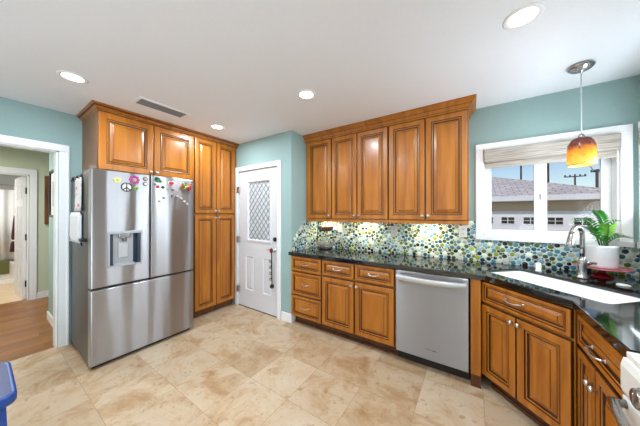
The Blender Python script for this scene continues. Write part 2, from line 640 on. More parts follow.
def wall_x(name, x0, x1, y0, y1, openings, mat, top=CEIL):
    """wall spanning y0..y1 between x0 and x1 with openings (ya, yb, za, zb)"""
    b = MB()
    cur = y0
    for ya, yb, za, zb in sorted(openings):
        b.box(x0, x1, cur, ya, 0, top)
        if za > 0:
            b.box(x0, x1, ya, yb, 0, za)
        b.box(x0, x1, ya, yb, zb, top)
        cur = yb
    b.box(x0, x1, cur, y1, 0, top)
    return structure(b.build(name, mat))
def wall_y(name, y0, y1, x0, x1, openings, mat, top=CEIL):
    b = MB()
    cur = x0
    for xa, xb, za, zb in sorted(openings):
        b.box(cur, xa, y0, y1, 0, top)
        if za > 0:
            b.box(xa, xb, y0, y1, 0, za)
        b.box(xa, xb, y0, y1, zb, top)
        cur = xb
    b.box(cur, x1, y0, y1, 0, top)
    return structure(b.build(name, mat))

wall_x('wall_left', XL - 0.12, XL, YB, YD, [(-2.85, -0.85, 0, 2.08), (-0.40, 0.470, 0, 2.03)], M['teal'])
wall_y('wall_entry', YD, YD + 0.12, XL - 0.12, XJ, [(-2.965, -2.145, 0, 2.02)], M['teal'])
structure(MB().box(XJ - 0.12, XJ, YD + 0.12, YW + 0.12, 0, CEIL).build('wall_return', M['teal']))
wall_y('wall_back', YW, YW + 0.12, XJ, XR + 0.12, [(0.088, 0.962, 1.165, 2.010)], M['teal'])
wall_x('wall_right', XR, XR + 0.12, YB, YW, [(-2.55, -0.65, 0.6, 2.1), (1.80, 2.70, 1.165, 2.010)], M['teal'])
wall_y('wall_front', YB - 0.12, YB, XL - 0.12, XR + 0.12, [], M['white_wall'])
# hall and bathroom shell
structure(MB().box(-4.65, XL - 0.12, 0.535, 2.34, 0, CEIL - 0.02).build('wall_hall', M['teal']))
wall_x('wall_hall_far', -6.0, -5.9, -1.6, 2.3, [(-0.30, 0.47, 0, 2.0)], M['green'], CEIL - 0.02)
wall_y('wall_hall_end', 2.3, 2.4, -6.0, -4.65, [], M['green'], CEIL - 0.02)
wall_y('wall_hall_front', -1.7, -1.6, -6.0, XL - 0.12, [], M['green'], CEIL - 0.02)
wall_y('wall_bath_side', 1.1, 1.2, -8.7, -6.0, [], M['white_wall'], CEIL - 0.02)
wall_y('wall_bath_front', -1.3, -1.2, -8.7, -6.0, [], M['white_wall'], CEIL - 0.02)
wall_x('wall_bath_back', -8.7, -8.6, -1.2, 1.1, [], M['white_wall'], CEIL - 0.02)

# doorway casing to the hall, jambs
b = MB()
b.box(XL, XL + 0.020, 0.475, 0.545, 0, 2.025, bev=0.004)
b.box(XL, XL + 0.026, 0.530, 0.547, 0, 2.095, bev=0.004)
b.box(XL, XL + 0.020, -0.475, -0.405, 0, 2.025, bev=0.004)
b.box(XL, XL + 0.020, -0.475, 0.530, 2.025, 2.095, bev=0.004)
b.box(XL - 0.12, XL, 0.455, 0.470, 0, 2.03)
b.box(XL - 0.12, XL, -0.40, -0.385, 0, 2.03)
b.box(XL - 0.12, XL, -0.40, 0.470, 2.015, 2.03)
structure(b.build('trim_1', M['trim']))
# bathroom door casing
b = MB()
b.box(-5.9, -5.878, 0.475, 0.552, 0, 2.0, bev=0.004)
b.box(-5.9, -5.878, -0.38, -0.30, 0, 2.0, bev=0.004)
b.box(-5.9, -5.878, -0.38, 0.552, 2.0, 2.09, bev=0.004)
b.box(-6.0, -5.9, 0.458, 0.475, 0, 2.0)
b.box(-6.0, -5.9, -0.30, 0.475, 1.985, 2.0)
structure(b.build('trim_2', M['trim']))
# baseboards
b = MB()
b.box(-4.665, XL - 0.12, 0.520, 0.535, 0, 0.10, bev=0.003)
b.box(-4.665, -4.65, 0.520, 2.3, 0, 0.10, bev=0.003)
structure(b.build('baseboard_hall', M['trim']))
b = MB()
b.box(-5.9, -5.886, 0.552, 2.3, 0, 0.10, bev=0.003)
structure(b.build('baseboard_hall_far', M['trim']))
b = MB()
b.box(-2.072, XJ + 0.014, YD - 0.015, YD, 0, 0.11, bev=0.003)
b.box(XJ, XJ + 0.014, YD, YD + 0.07, 0, 0.11, bev=0.003)
structure(b.build('baseboard_entry', M['trim']))
b = MB()
b.box(XL, XL + 0.014, -0.84, -0.475, 0, 0.10, bev=0.003)
structure(b.build('baseboard_left', M['trim']))

# patio door and rear window added behind the camera, unseen, to admit fill light
def glazed(name, x0, x1, ya, yb, za, zb):
    w = sempty(name, ((x0 + x1) / 2, (ya + yb) / 2, za))
    q = MB()
    ym = (ya + yb) / 2
    for a_, c_ in ((ya, ya + 0.07), (ym - 0.05, ym + 0.05), (yb - 0.07, yb)):
        q.box(x0, x1, a_, c_, za, zb)
    q.box(x0, x1, ya, yb, za, za + 0.07).box(x0, x1, ya, yb, zb - 0.07, zb)
    q.build('frame', M['trim'], w)
    xm = (x0 + x1) / 2
    MB().box(xm - 0.002, xm + 0.002, ya + 0.05, yb - 0.05, za + 0.05, zb - 0.05).build('pane', M['glass'], w)
glazed('added_window_3', XL - 0.08, XL - 0.03, -2.85, -0.85, 0.0, 2.08)
glazed('added_window_4', XR + 0.03, XR + 0.08, -2.55, -0.65, 0.6, 2.1)

# ------------------------------------------------------------------ windows over the counter
def casing_window(name, T, w, h, shade_label, shade_group=None):
    """local: x along the opening 0..w, z 0..h, room side towards -y, wall face at y=0"""
    ori = T @ Vector((w / 2, 0, 0))
    root = sempty(name, ori)
    b = MB(T)
    c = 0.062
    b.box(-c, 0, -0.020, 0, -0.012, h + 0.055, bev=0.004)
    b.box(w, w + c, -0.020, 0, -0.012, h + 0.055, bev=0.004)
    b.box(-c, w + c, -0.022, 0, h, h + 0.060, bev=0.004)
    b.box(-c - 0.002, w + c + 0.002, -0.028, 0, -0.045, 0.0, bev=0.004)
    b.build('casing', M['trim'], root)
    b = MB(T)     # jamb lining
    b.box(0, 0.012, 0, 0.12, 0, h).box(w - 0.012, w, 0, 0.12, 0, h).box(0, w, 0, 0.12, h - 0.012, h).box(0, w, 0, 0.12, 0, 0.012)
    b.build('jamb', M['trim'], root)
    f = 0.058
    mid = w * 0.487
    for x0, x1 in ((0.012, mid + 0.02), (mid - 0.005, w - 0.012)):
        b = MB(T)
        y0, y1 = (0.070, 0.094) if x0 < 0.1 else (0.088, 0.110)
        b.box(x0, x0 + f, y0, y1, 0.012, h - 0.012, bev=0.004)
        b.box(x1 - f, x1, y0, y1, 0.012, h - 0.012, bev=0.004)
        b.box(x0, x1, y0 + 0.001, y1 - 0.001, 0.012, 0.012 + 0.045, bev=0.004)
        b.box(x0, x1, y0 + 0.001, y1 - 0.001, h - 0.06, h - 0.012, bev=0.004)
        s = b.build('sash', M['trim'], root)
        MB(T).box(x0 + f - 0.005, x1 - f + 0.005, (y0 + y1) / 2 - 0.002, (y0 + y1) / 2 + 0.002, 0.05, h - 0.05).build('pane', M['glass'], s)
    b = MB(T)
    b.box(mid + 0.004, mid + 0.014, 0.052, 0.071, h * 0.40, h * 0.40 + 0.06, bev=0.003)
    b.build('latch', M['nickel'], root)
    return root

T1 = Tr(0.088, YW, 1.165)
casing_window('window_1', T1, 0.874, 0.845, '')
T2 = Tr(XR, 2.70, 1.165) @ Rz(-90)
casing_window('window_2', T2, 0.90, 0.845, '')

def roman_shade(T, w, h, label):
    root = thing('roman_shade', label, 'window shade', T @ Vector((w / 2, -0.01, h - 0.2)))
    MB(T).box(0.012, w - 0.012, -0.004, 0.045, h - 0.03, h - 0.001).build('head_rail', M['woven'], root)
    b = MB(T)
    b.box(0.006, w - 0.006, -0.046, -0.032, h - 0.125, h - 0.004, bev=0.004).box(0.006, 0.020, -0.034, 0.0, h - 0.125, h - 0.004).box(w - 0.020, w - 0.006, -0.034, 0.0, h - 0.125, h - 0.004)
    b.build('valance', M['woven'], root)
    b = MB(T)
    z = h - 0.185
    for k in range(4):
        b.box(0.014, w - 0.014, -0.008 + k * 0.008, -0.001 + k * 0.008, z + 0.004 * k, z + 0.075, bev=0.003)
    b.build('folded_slats', M['woven'], root)
    return root
roman_shade(T1, 0.874, 0.845, 'whitewashed woven wood shade pulled up in the window above the sink')
roman_shade(T2, 0.90, 0.845, 'whitewashed woven wood shade at the right edge, in the side window beyond the plant')

# ------------------------------------------------------------------ entry door (door_1)
d1 = sempty('door_1', (-2.555, YD, 0))
b = MB()
b.box(-3.024, -2.962, YD - 0.020, YD, 0, 2.02, bev=0.004)
b.box(-2.148, -2.086, YD - 0.020, YD, 0, 2.02, bev=0.004)
b.box(-3.024, -2.086, YD - 0.022, YD, 2.015, 2.080, bev=0.004)
b.build('casing', M['trim'], d1)
SX0, SX1, SY = -2.962, -2.150, YD + 0.006
b = MB()
def frame_hole(b, x0, x1, z0, z1, y):
    pass
# slab = stiles and rails around the glazed opening and two raised panels
gx0, gx1, gz0, gz1 = -2.765, -2.285, 0.985, 1.855
px = [(-2.815, -2.630), (-2.450, -2.268)]
pz0, pz1 = 0.255, 0.765
b.box(SX0, SX1, SY + 0.012, SY + 0.040, 0.008, gz0)
b.box(SX0, gx0, SY, SY + 0.040, gz0, gz1)
b.box(gx1, SX1, SY, SY + 0.040, gz0, gz1)
b.box(SX0, SX1, SY, SY + 0.040, gz1, 2.012)
# front skin of the lower half with the panel openings
xs = [SX0, px[0][0], px[0][1], px[1][0], px[1][1], SX1]
b.box(SX0, SX1, SY, SY + 0.013, 0.008, pz0)
b.box(SX0, SX1, SY, SY + 0.013, pz1, gz0)
for k in (0, 2, 4):
    b.box(xs[k], xs[k + 1], SY, SY + 0.013, pz0, pz1)
slab = b.build('slab', M['door_white'], d1)
for x0, x1 in px:
    q = MB()
    lp = lambda i, y: [(x0 + i, SY + y, pz0 + i), (x1 - i, SY + y, pz0 + i), (x1 - i, SY + y, pz1 - i), (x0 + i, SY + y, pz1 - i)]
    q.loft([lp(0, 0.012), lp(0, -0.003), lp(0.010, -0.003), lp(0.020, 0.010), lp(0.026, 0.010), lp(0.050, 0.002)], cap0=False)
    q.build('raised_panel', M['door_white'], d1)
q = MB()
lp = lambda i, y: [(gx0 + i, SY + y, gz0 + i), (gx1 - i, SY + y, gz0 + i), (gx1 - i, SY + y, gz1 - i), (gx0 + i, SY + y, gz1 - i)]
q.loft([lp(-0.012, 0), lp(-0.010, -0.010), lp(0.012, -0.012), lp(0.024, 0.004), lp(0.026, 0.02)], cap0=False, cap1=False)
q.build('glazing_bead', M['door_white'], d1)
MB().box(gx0, gx1, SY + 0.018, SY + 0.024, gz0, gz1).build('pane', M['frosted'], d1)
q = MB()     # diamond leading
W_, H_ = gx1 - gx0 - 0.05, gz1 - gz0 - 0.05
nx, nz_ = 5, 8
dx, dz = W_ / nx, H_ / nz_
ox, oz = gx0 + 0.025, gz0 + 0.025
def clip_seg(x0, z0, x1, z1):
    t0, t1 = 0.0, 1.0
    ddx, ddz = x1 - x0, z1 - z0
    for p, qv in ((-ddx, x0), (ddx, W_ - x0), (-ddz, z0), (ddz, H_ - z0)):
        if abs(p) < 1e-9:
            if qv < 0:
                return None
        else:
            r = qv / p
            if p < 0:
                t0 = max(t0, r)
            else:
                t1 = min(t1, r)
    if t0 >= t1 - 1e-6:
        return None
    return (x0 + ddx * t0, z0 + ddz * t0, x0 + ddx * t1, z0 + ddz * t1)
for k in range(-nz_ - 2, nx + nz_ + 2):
    for sgn in (1, -1):
        L = nx + nz_ + 4
        xA, zA = (k + 0.5) * dx, (0 if sgn > 0 else H_)
        c = clip_seg(xA - L * dx, zA - sgn * L * dz, xA + L * dx, zA + sgn * L * dz)
        if c:
            q.tube([(ox + c[0], SY + 0.013, oz + c[1]), (ox + c[2], SY + 0.013, oz + c[3])], 0.0042, 6)
q.build('diamond_grille', M['lead'], d1)
for z in (0.254, 0.996, 1.74):
    q = MB()
    q.tube([(-2.958, YD - 0.006, z - 0.045), (-2.958, YD - 0.006, z + 0.045)], 0.008, 8)
    q.box(-2.985, -2.935, YD - 0.0215, YD + 0.007, z - 0.045, z + 0.045)
    q.build('hinge', M['nickel'], d1)
q = MB()
q.lathe((-2.205, SY, 1.034), [(0.030, 0), (0.030, 0.010), (0.024, 0.016), (0.012, 0.018), (0.012, 0.026), (0.001, 0.026)], 20, axis='Y')
q.build('deadbolt', M['dark_iron'], d1)
q = MB()
q.lathe((-2.205, SY, 0.894), [(0.028, 0), (0.028, 0.008), (0.012, 0.012), (0.011, 0.045), (0.001, 0.046)], 20, axis='Y')
q.tube([(-2.205, SY - 0.042, 0.894), (-2.25, SY - 0.046, 0.897), (-2.30, SY - 0.042, 0.893), (-2.325, SY - 0.036, 0.888)], [0.010, 0.008, 0.007, 0.005], 10)
q.build('lever', M['nickel'], d1)
q = MB()
q.box(SX0, SX1, YD, YD + 0.12, -0.001, 0.006)
q.build('threshold', M['dark_iron'], d1)
# strap of bells on the lever
t = thing('bell_strap', 'dark strap of round jingle bells with a red bow hanging from the white door lever', 'door bells', (-2.222, 2.17, 0.42))
q = MB()
q.tube([(-2.222, 2.178, 0.872), (-2.222, 2.178, 0.70), (-2.224, 2.182, 0.55), (-2.218, 2.184, 0.42)], 0.007, 8)
q.build('strap', M['dark_iron'], t)
q = MB()
for k in range(9):
    a = 2 * PI * k / 9
    q.ball((-2.222 + 0.018 * math.cos(a), 2.172, 0.890 + 0.020 * math.sin(a)), 0.012, 8)
q.build('bow', M['red_bow'], t)
for k, z in enumerate((0.745, 0.665, 0.585, 0.505)):
    MB().ball((-2.246, 2.182, z), 0.021, 12).build('bell', M['chrome'], t)
MB().ball((-2.216, 2.178, 0.418), 0.029, 14).build('large_bell', M['dark_iron'], t)

# ------------------------------------------------------------------ cabinet pieces
WD = [M['maple'], M['glaze']]
def rect(x0, x1, z0, z1, i, y):
    return [(x0 + i, y, z0 + i), (x1 - i, y, z0 + i), (x1 - i, y, z1 - i), (x0 + i, y, z1 - i)]
def raised(T, x0, x1, z0, z1, name, parent, fw=0.050, t=0.020, k=1.0):
    """raised-panel front, face at y=0, towards -y"""
    b = MB(T)
    steps = [(0, t, 1), (0, 0.006, 1), (0.0035, 0.001, 1), (0.008, 0, 0), (fw, 0, 0), (fw + 0.002 * k, 0.006, 1), (fw + 0.006 * k, 0.006, 1),
             (fw + 0.009 * k, 0.002, 0), (fw + 0.016 * k, 0.004, 0), (fw + 0.018 * k, 0.012, 1), (fw + 0.026 * k, 0.013, 1), (fw + 0.050 * k, 0.004, 0), (fw + 0.052 * k, 0.001, 1), (fw + 0.054 * k, 0.0, 0)]
    loops = [rect(x0, x1, z0, z1, i, y) for i, y, m in steps]
    mis = [steps[n + 1][2] for n in range(len(steps) - 1)]
    b.loft(loops, mis)
    return b.build(name, WD, parent)
def knob(T, x, z, parent, name='knob'):
    MB(T).lathe((x, 0, z), [(0.007, 0), (0.006, 0.010), (0.010, 0.014), (0.0155, 0.019), (0.0155, 0.025), (0.010, 0.030), (0.001, 0.031)], 14, axis='Y').build(name, M['nickel'], parent)
def pull(T, x, z, parent, w=0.10):
    b = MB(T)
    pts = [(x - w / 2, 0.0, z + 0.004), (x - w / 2, -0.020, z + 0.004), (x - w * 0.36, -0.028, z + 0.002), (x - w * 0.12, -0.030, z - 0.004), (x + w * 0.12, -0.030, z - 0.004),
           (x + w * 0.36, -0.028, z + 0.002), (x + w / 2, -0.020, z + 0.004), (x + w / 2, 0.0, z + 0.004)]
    b.tube(pts, [0.006, 0.005, 0.006, 0.005, 0.005, 0.006, 0.005, 0.006], 8)
    b.lathe((x - w / 2, 0, z + 0.004), [(0.010, 0), (0.009, 0.004), (0.004, 0.006)], 12, axis='Y')
    b.lathe((x + w / 2, 0, z + 0.004), [(0.010, 0), (0.009, 0.004), (0.004, 0.006)], 12, axis='Y')
    b.build('pull', M['nickel'], parent)

# --- upper cabinets on the window wall
UY = 2.510
UZ0, UZ1 = 1.312, 2.342
TU = Tr(0, UY, 0)
def upper(x0, x1, splits, knobs, label, lamp_x):
    t = thing('wall_cabinet', label, 'kitchen cabinet', ((x0 + x1) / 2, YW, UZ0), 'wall cabinets over the counter')
    b = MB()
    b.box(x0, x1, UY + 0.021, YW - 0.001, UZ0 - 0.005, 2.3435)
    b.build('body', WD, t)
    MB().box(x0, x1, UY + 0.008, UY + 0.030, UZ0 - 0.037, UZ0 - 0.004, bev=0.003).build('light_rail', WD, t)
    for (a, c), k in zip(splits, knobs):
        d = raised(TU, a + 0.003, c - 0.003, UZ0 + 0.003, UZ1, 'door', t)
        knob(TU, (c - 0.028) if k == 'r' else (a + 0.028), UZ0 + 0.045, d)
    MB().lathe((lamp_x, UY + 0.16, UZ0 - 0.022), [(0.001, 0), (0.030, 0), (0.034, 0.004), (0.034, 0.016), (0.001, 0.017)], 18).build('puck_light', M['lamp'], t)
    add_light('under_cabinet_lamp', 'AREA', (lamp_x, UY + 0.16, UZ0 - 0.026), (0, 0.35, -1), 2.2, (1, 0.87, 0.62), shape='DISK', size=0.06)
    return t
upper(-1.912, -1.500, [(-1.880, -1.500)], 'r', 'tall single-door maple wall cabinet nearest the white door, over the wire basket', -1.70)
upper(-1.498, -0.772, [(-1.498, -1.146), (-1.146, -0.774)], 'rl', 'two-door maple wall cabinet in the middle of the three over the counter', -1.14)
upper(-0.770, -0.030, [(-0.768, -0.398), (-0.398, -0.032)], 'rl', 'two-door maple wall cabinet next to the window, above the dishwasher', -0.40)

def crown(name, path, prof, mats, label, closed_end=None):
    """sweep a crown profile (out, z) along a plan path; the offset side is given per point as a mitred outward vector"""
    b = MB()
    loops = []
    for (x, y), (ox_, oy_) in path:
        loops.append([(x + ox_ * o, y + oy_ * o, z) for o, z in prof])
    rings = [[b.v(p) for p in lp] for lp in loops]
    n = len(prof)
    for k in range(len(rings) - 1):
        for i in range(n):
            j = (i + 1) % n
            b.face([rings[k][i], rings[k][j], rings[k + 1][j], rings[k + 1][i]], 1 if i in (2, 5) else 0)
    b.face(rings[0][::-1])
    b.face(rings[-1])
    return tag(b.build(name, mats), label, 'moulding')
prof = [(-0.018, 2.344), (0.006, 2.344), (0.012, 2.356), (0.008, 2.362), (0.012, 2.368), (0.024, 2.390), (0.028, 2.394), (0.046, 2.414), (0.060, 2.426), (0.060, 2.4385), (-0.018, 2.4385)]
crown('crown_molding', [((-1.912, UY), (0, -1)), ((-0.030, UY), (1, -1)), ((-0.030, YW - 0.001), (1, 0))], prof, WD, 'maple crown moulding running along the top of the three wall cabinets by the window')

# --- cabinets on the fridge wall
PX = -3.000
TL = Tr(PX, 0, 0) @ Rz(90)      # local x = world y, front faces +x
t = thing('wall_cabinet', 'wide two-door maple cabinet mounted above the stainless refrigerator', 'kitchen cabinet', (-3.3, 1.11, 1.806))
b = MB()
b.box(XL + 0.001, PX - 0.021, 0.665, 1.567, 1.806, 2.3835, 0)
b.build('body', [M['maple'], M['glaze']], t)
MB().box(XL + 0.001, PX - 0.019, 0.645, 0.665, 1.806, 2.3835, bev=0.002).build('side_panel', M['maple_side'], t)
for y0, y1, k in ((0.650, 1.114, 'r'), (1.116, 1.566, 'l')):
    d = raised(TL, y0, y1, 1.812, 2.380, 'door', t, fw=0.062)
    knob(TL, y1 - 0.028 if k == 'r' else y0 + 0.028, 1.845, d)
t = thing('pantry_cabinet', 'tall four-door maple pantry cabinet between the refrigerator and the white door', 'kitchen cabinet', (-3.3, 1.87, 0))
MB().box(XL + 0.001, PX - 0.021, 1.570, 2.178, 0.098, 2.3835).build('body', WD, t)
MB().box(-3.10, PX - 0.050, 2.178, 2.196, 0.098, 2.10).box(-3.10, PX - 0.022, 2.178, 2.2185, 2.10, 2.3835).build('filler', WD, t)
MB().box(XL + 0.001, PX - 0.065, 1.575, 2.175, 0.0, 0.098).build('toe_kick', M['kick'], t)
for y0, y1, k in ((1.574, 1.876, 'r'), (1.878, 2.178, 'l')):
    d = raised(TL, y0, y1, 1.384, 2.380, 'door', t, fw=0.050)
    knob(TL, y1 - 0.026 if k == 'r' else y0 + 0.026, 1.420, d)
    d = raised(TL, y0, y1, 0.102, 1.362, 'door', t, fw=0.050)
    knob(TL, y1 - 0.026 if k == 'r' else y0 + 0.026, 1.325, d)
TV = Tr(0.74, 1.26, 0) @ Rz(-90)  # added out-of-view cabinet, gives the refrigerator front something to reflect
t = thing('wall_cabinet', 'added maple wall cabinet over the range, outside the frame, for the refrigerator to reflect', 'kitchen cabinet', (0.9, 1.1, 1.35))
MB().box(0.761, XR - 0.001, 0.50, 1.26, 1.50, 2.36).build('body', WD, t)
for a_, c_ in ((0.0, 0.38), (0.38, 0.76)):
    d = raised(TV, a_ + 0.002, c_ - 0.002, 1.503, 2.355, 'door', t)
    knob(TV, c_ - 0.03, 1.55, d)
prof = [(-0.020, 2.384), (0.002, 2.384), (0.008, 2.392), (0.010, 2.398), (0.022, 2.408), (0.030, 2.414), (0.040, 2.424), (0.055, 2.430), (0.055, 2.4385), (-0.020, 2.4385)]
crown('crown_molding', [((XL + 0.001, 0.650), (0, -1)), ((PX, 0.650), (1, -1)), ((PX, 2.218), (1, 0))], prof, WD, 'maple crown moulding over the refrigerator cabinet and the tall pantry')

# --- base cabinets
BY = 2.200
TB = Tr(0, BY, 0)
t = thing('base_cabinet', 'three-drawer maple base cabinet at the counter end beside the white door', 'kitchen cabinet', (-1.68, 2.5, 0), 'base cabinets under the granite')
MB().box(-1.908, -1.446, BY + 0.021, YW - 0.002, 0.105, 0.858).build('body', WD, t)
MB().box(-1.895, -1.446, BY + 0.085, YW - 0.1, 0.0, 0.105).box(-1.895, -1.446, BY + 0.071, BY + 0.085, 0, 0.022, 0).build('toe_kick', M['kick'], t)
for z0, z1 in ((0.672, 0.852), (0.382, 0.660), (0.112, 0.370)):
    d = raised(TB, -1.902, -1.452, z0, z1, 'drawer', t, fw=0.030, k=0.75)
    pull(TB, -1.677, (z0 + z1) / 2, d)
t = thing('base_cabinet', 'wide maple base cabinet with two drawers over two doors, left of the dishwasher', 'kitchen cabinet', (-1.03, 2.5, 0), 'base cabinets under the granite')
MB().box(-1.444, -0.614, BY + 0.021, YW - 0.002, 0.105, 0.858).build('body', WD, t)
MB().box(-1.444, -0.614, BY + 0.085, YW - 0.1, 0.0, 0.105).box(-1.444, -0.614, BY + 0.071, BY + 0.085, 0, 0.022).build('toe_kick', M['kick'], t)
for x0, x1, k in ((-1.440, -1.040, 'r'), (-1.028, -0.622, 'l')):
    d = raised(TB, x0, x1, 0.680, 0.852, 'drawer', t, fw=0.030, k=0.75)
    pull(TB, (x0 + x1) / 2, 0.766, d)
    d = raised(TB, x0, x1, 0.114, 0.664, 'door', t, fw=0.048)
    knob(TB, x1 - 0.026 if k == 'r' else x0 + 0.026, 0.622, d)

# dishwasher
t = thing('dishwasher', 'stainless steel dishwasher with a bowed bar handle under the counter', 'dishwasher', (-0.316, 2.5, 0))
MB().box(-0.606, -0.024, BY + 0.03, YW - 0.01, 0.10, 0.856).build('body', M['black'], t)
d = MB().box(-0.603, -0.027, BY - 0.014, BY + 0.030, 0.106, 0.853, bev=0.006).build('door', M['dw_steel'], t)
b = MB()
hp = []
for k in range(13):
    s = k / 12
    hp.append((-0.588 + 0.546 * s, 2.150 - 0.036 * math.sin(PI * s), 0.790))
loops = [[(p[0], p[1] - 0.008, 0.779), (p[0], p[1] - 0.012, 0.789), (p[0], p[1] - 0.013, 0.801), (p[0], p[1] - 0.012, 0.813), (p[0], p[1] - 0.008, 0.823), (p[0], p[1] + 0.006, 0.825), (p[0], p[1] + 0.006, 0.777)] for p in hp]
b.loft(loops, smooth=False)
b.box(-0.588, -0.568, 2.150, BY - 0.012, 0.781, 0.821).box(-0.062, -0.042, 2.150, BY - 0.012, 0.781, 0.821)
b.build('handle', M['satin'], d)
MB().box(-0.345, -0.300, BY - 0.0150, BY - 0.013, 0.196, 0.200).box(-0.296, -0.262, BY - 0.0150, BY - 0.013, 0.192, 0.199).build('badge', M['grey_mag'], d)
MB().box(-0.560, -0.455, BY - 0.0150, BY - 0.013, 0.829, 0.834).build('vent_mark', M['grey_mag'], d)
MB().box(-0.603, -0.027, BY + 0.05, BY + 0.07, 0.02, 0.106).build('kick_plate', M['black'], t)
MB().box(-0.612, -0.018, BY + 0.071, BY + 0.085, 0.0, 0.020).build('shoe_strip', M['kick'], t)

# diagonal sink cabinet: front plane x + y = 2.285
DS = 2.285
P0 = (0.050, DS - 0.050)
TD = Tr(P0[0], P0[1], 0) @ Rz(-45)
DL = (0.457 - 0.050) * math.sqrt(2)
t = thing('sink_cabinet', 'diagonal maple corner cabinet below the sink with one long drawer front and two doors', 'kitchen cabinet', (0.5, 2.2, 0), 'base cabinets under the granite')
b = MB(TD)
b.box(0, DL, 0.021, 0.040, 0.105, 0.858)
b.build('face_frame', WD, t)
MB().box(-0.016, 0.052, BY, BY + 0.03, 0.10, 0.858, bev=0.002).build('filler', WD, t)
MB().box(-0.016, 0.052, BY + 0.006, BY + 0.03, 0.0, 0.099).build('filler_foot', M['kick'], t)
b = MB(TD)
b.box(0.02, DL + 0.03, 0.090, 0.105, 0.0, 0.105).box(0.02, DL + 0.03, 0.076, 0.090, 0, 0.022)
b.build('toe_kick', M['kick'], t)
MB().box(-0.016, 0.002, 2.24, 2.80, 0.0, 0.858).build('side_panel', WD, t)
d = raised(TD, 0.006, DL - 0.006, 0.685, 0.846, 'drawer', t, fw=0.024, k=0.8)
pull(TD, 0.262, 0.766, d, 0.115)
sp_ = 0.272
d = raised(TD, 0.006, sp_ - 0.002, 0.112, 0.668, 'door', t, fw=0.045)
knob(TD, sp_ - 0.024, 0.628, d)
d = raised(TD, sp_ + 0.002, DL - 0.006, 0.112, 0.668, 'door', t, fw=0.050)
knob(TD, sp_ + 0.024, 0.628, d)

# right-hand base cabinet between sink cabinet and range
RX = 0.472
TR = Tr(RX, 1.828, 0) @ Rz(-90)
RL = 1.828 - 1.272
t = thing('base_cabinet', 'maple base cabinet with one drawer over two doors beside the white range', 'kitchen cabinet', (0.77, 1.55, 0), 'base cabinets under the granite')
MB().box(RX + 0.021, XR - 0.003, 1.274, 1.800, 0.105, 0.858).build('body', WD, t)
MB().box(RX + 0.090, XR - 0.1, 1.274, 1.800, 0.0, 0.105).build('toe_kick', M['kick'], t)
d = raised(TR, 0.008, RL - 0.006, 0.672, 0.838, 'drawer', t, fw=0.028, k=0.8)
pull(TR, 0.272, 0.742, d, 0.125)
sp_ = 0.226
d = raised(TR, 0.008, sp_ - 0.002, 0.112, 0.655, 'door', t, fw=0.040)
knob(TR, sp_ - 0.022, 0.568, d)
d = raised(TR, sp_ + 0.002, RL - 0.006, 0.112, 0.655, 'door', t, fw=0.045)
knob(TR, sp_ + 0.026, 0.568, d)

# ------------------------------------------------------------------ countertop with the sink cut-out
def rrect45(s0, s1, d0, d1, r, n=5):
    """rounded rectangle whose sides run at 45 degrees; s = x + y, d = x - y"""
    q2 = math.sqrt(2)
    a0, a1, b0, b1 = s0 / q2, s1 / q2, d0 / q2, d1 / q2
    out = []
    for ca, cb, st in ((a1 - r, b1 - r, 0), (a0 + r, b1 - r, 1), (a0 + r, b0 + r, 2), (a1 - r, b0 + r, 3)):
        for k in range(n + 1):
            an = PI / 2 * (st + k / n)
            # axes: a (along s) and b (along d)
            a = ca + r * math.cos(an)
            bb = cb + r * math.sin(an)
            s, d = a * q2, bb * q2
            out.append(((s + d) / 2, (s - d) / 2))
    return out
SINK = (2.455, 2.985, -2.300, -1.255)
hole = rrect45(*SINK, 0.035)
outer = [(-1.935, 2.187), (0.080, 2.187), (0.455, 1.812), (0.455, 1.272), (XR - 0.002, 1.272), (XR - 0.002, YW - 0.002), (-1.914, YW - 0.002), (-1.914, 2.217), (-1.935, 2.217)]
bm = bmesh.new()
b = MB()
def top_with_hole(b, z, flip):
    ov = [b.v((x, y, z)) for x, y in outer]
    hv = [b.v((x, y, z)) for x, y in hole]
    es = []
    for vs in (ov, hv):
        for i in range(len(vs)):
            es.append(b.bm.edges.new((vs[i], vs[(i + 1) % len(vs)])))
    bmesh.ops.triangle_fill(b.bm, use_beauty=True, use_dissolve=False, edges=es)
    return ov, hv
ot, ht = top_with_hole(b, 0.900, False)
ob, hb = top_with_hole(b, 0.8805, True)
for A, B in ((ot, ob), (ht, hb)):
    n = len(A)
    for i in range(n):
        j = (i + 1) % n
        b.face([A[i], A[j], B[j], B[i]])
bmesh.ops.recalc_face_normals(b.bm, faces=b.bm.faces)
es = [e for e in b.bm.edges if len(e.link_faces) == 2 and e.calc_face_angle(0) > 0.6 and all(abs(v.co.z - 0.9) < 1e-4 for v in e.verts) and any((e.verts[0] in ot, e.verts[0] in ht))]
bmesh.ops.bevel(b.bm, geom=es, offset=0.006, segments=3, affect='EDGES', profile=0.6)
def strip(pts, wd):
    # build-up strip under the front edge; pts run left to right with the room in front
    ins = []
    for i, p in enumerate(pts):
        d_ = []
        for a_, c_ in ((i - 1, i), (i, i + 1)):
            if a_ >= 0 and c_ < len(pts):
                e_ = Vector((pts[c_][0] - pts[a_][0], pts[c_][1] - pts[a_][1])).normalized()
                d_.append(Vector((-e_.y, e_.x)))
        n_ = sum(d_, Vector((0, 0))).normalized()
        k_ = 1 / max(0.5, n_.dot(d_[0]))
        ins.append((p[0] + n_.x * wd * k_, p[1] + n_.y * wd * k_))
    b.prism(list(pts) + ins[::-1], 0.861, 0.8806)
strip([(-1.935, 2.187), (0.080, 2.187), (0.455, 1.812), (0.455, 1.272)], 0.020)
tag(b.build('countertop', M['granite']), 'polished black speckled granite worktop wrapping around the sink corner', 'countertop')
bm.free()

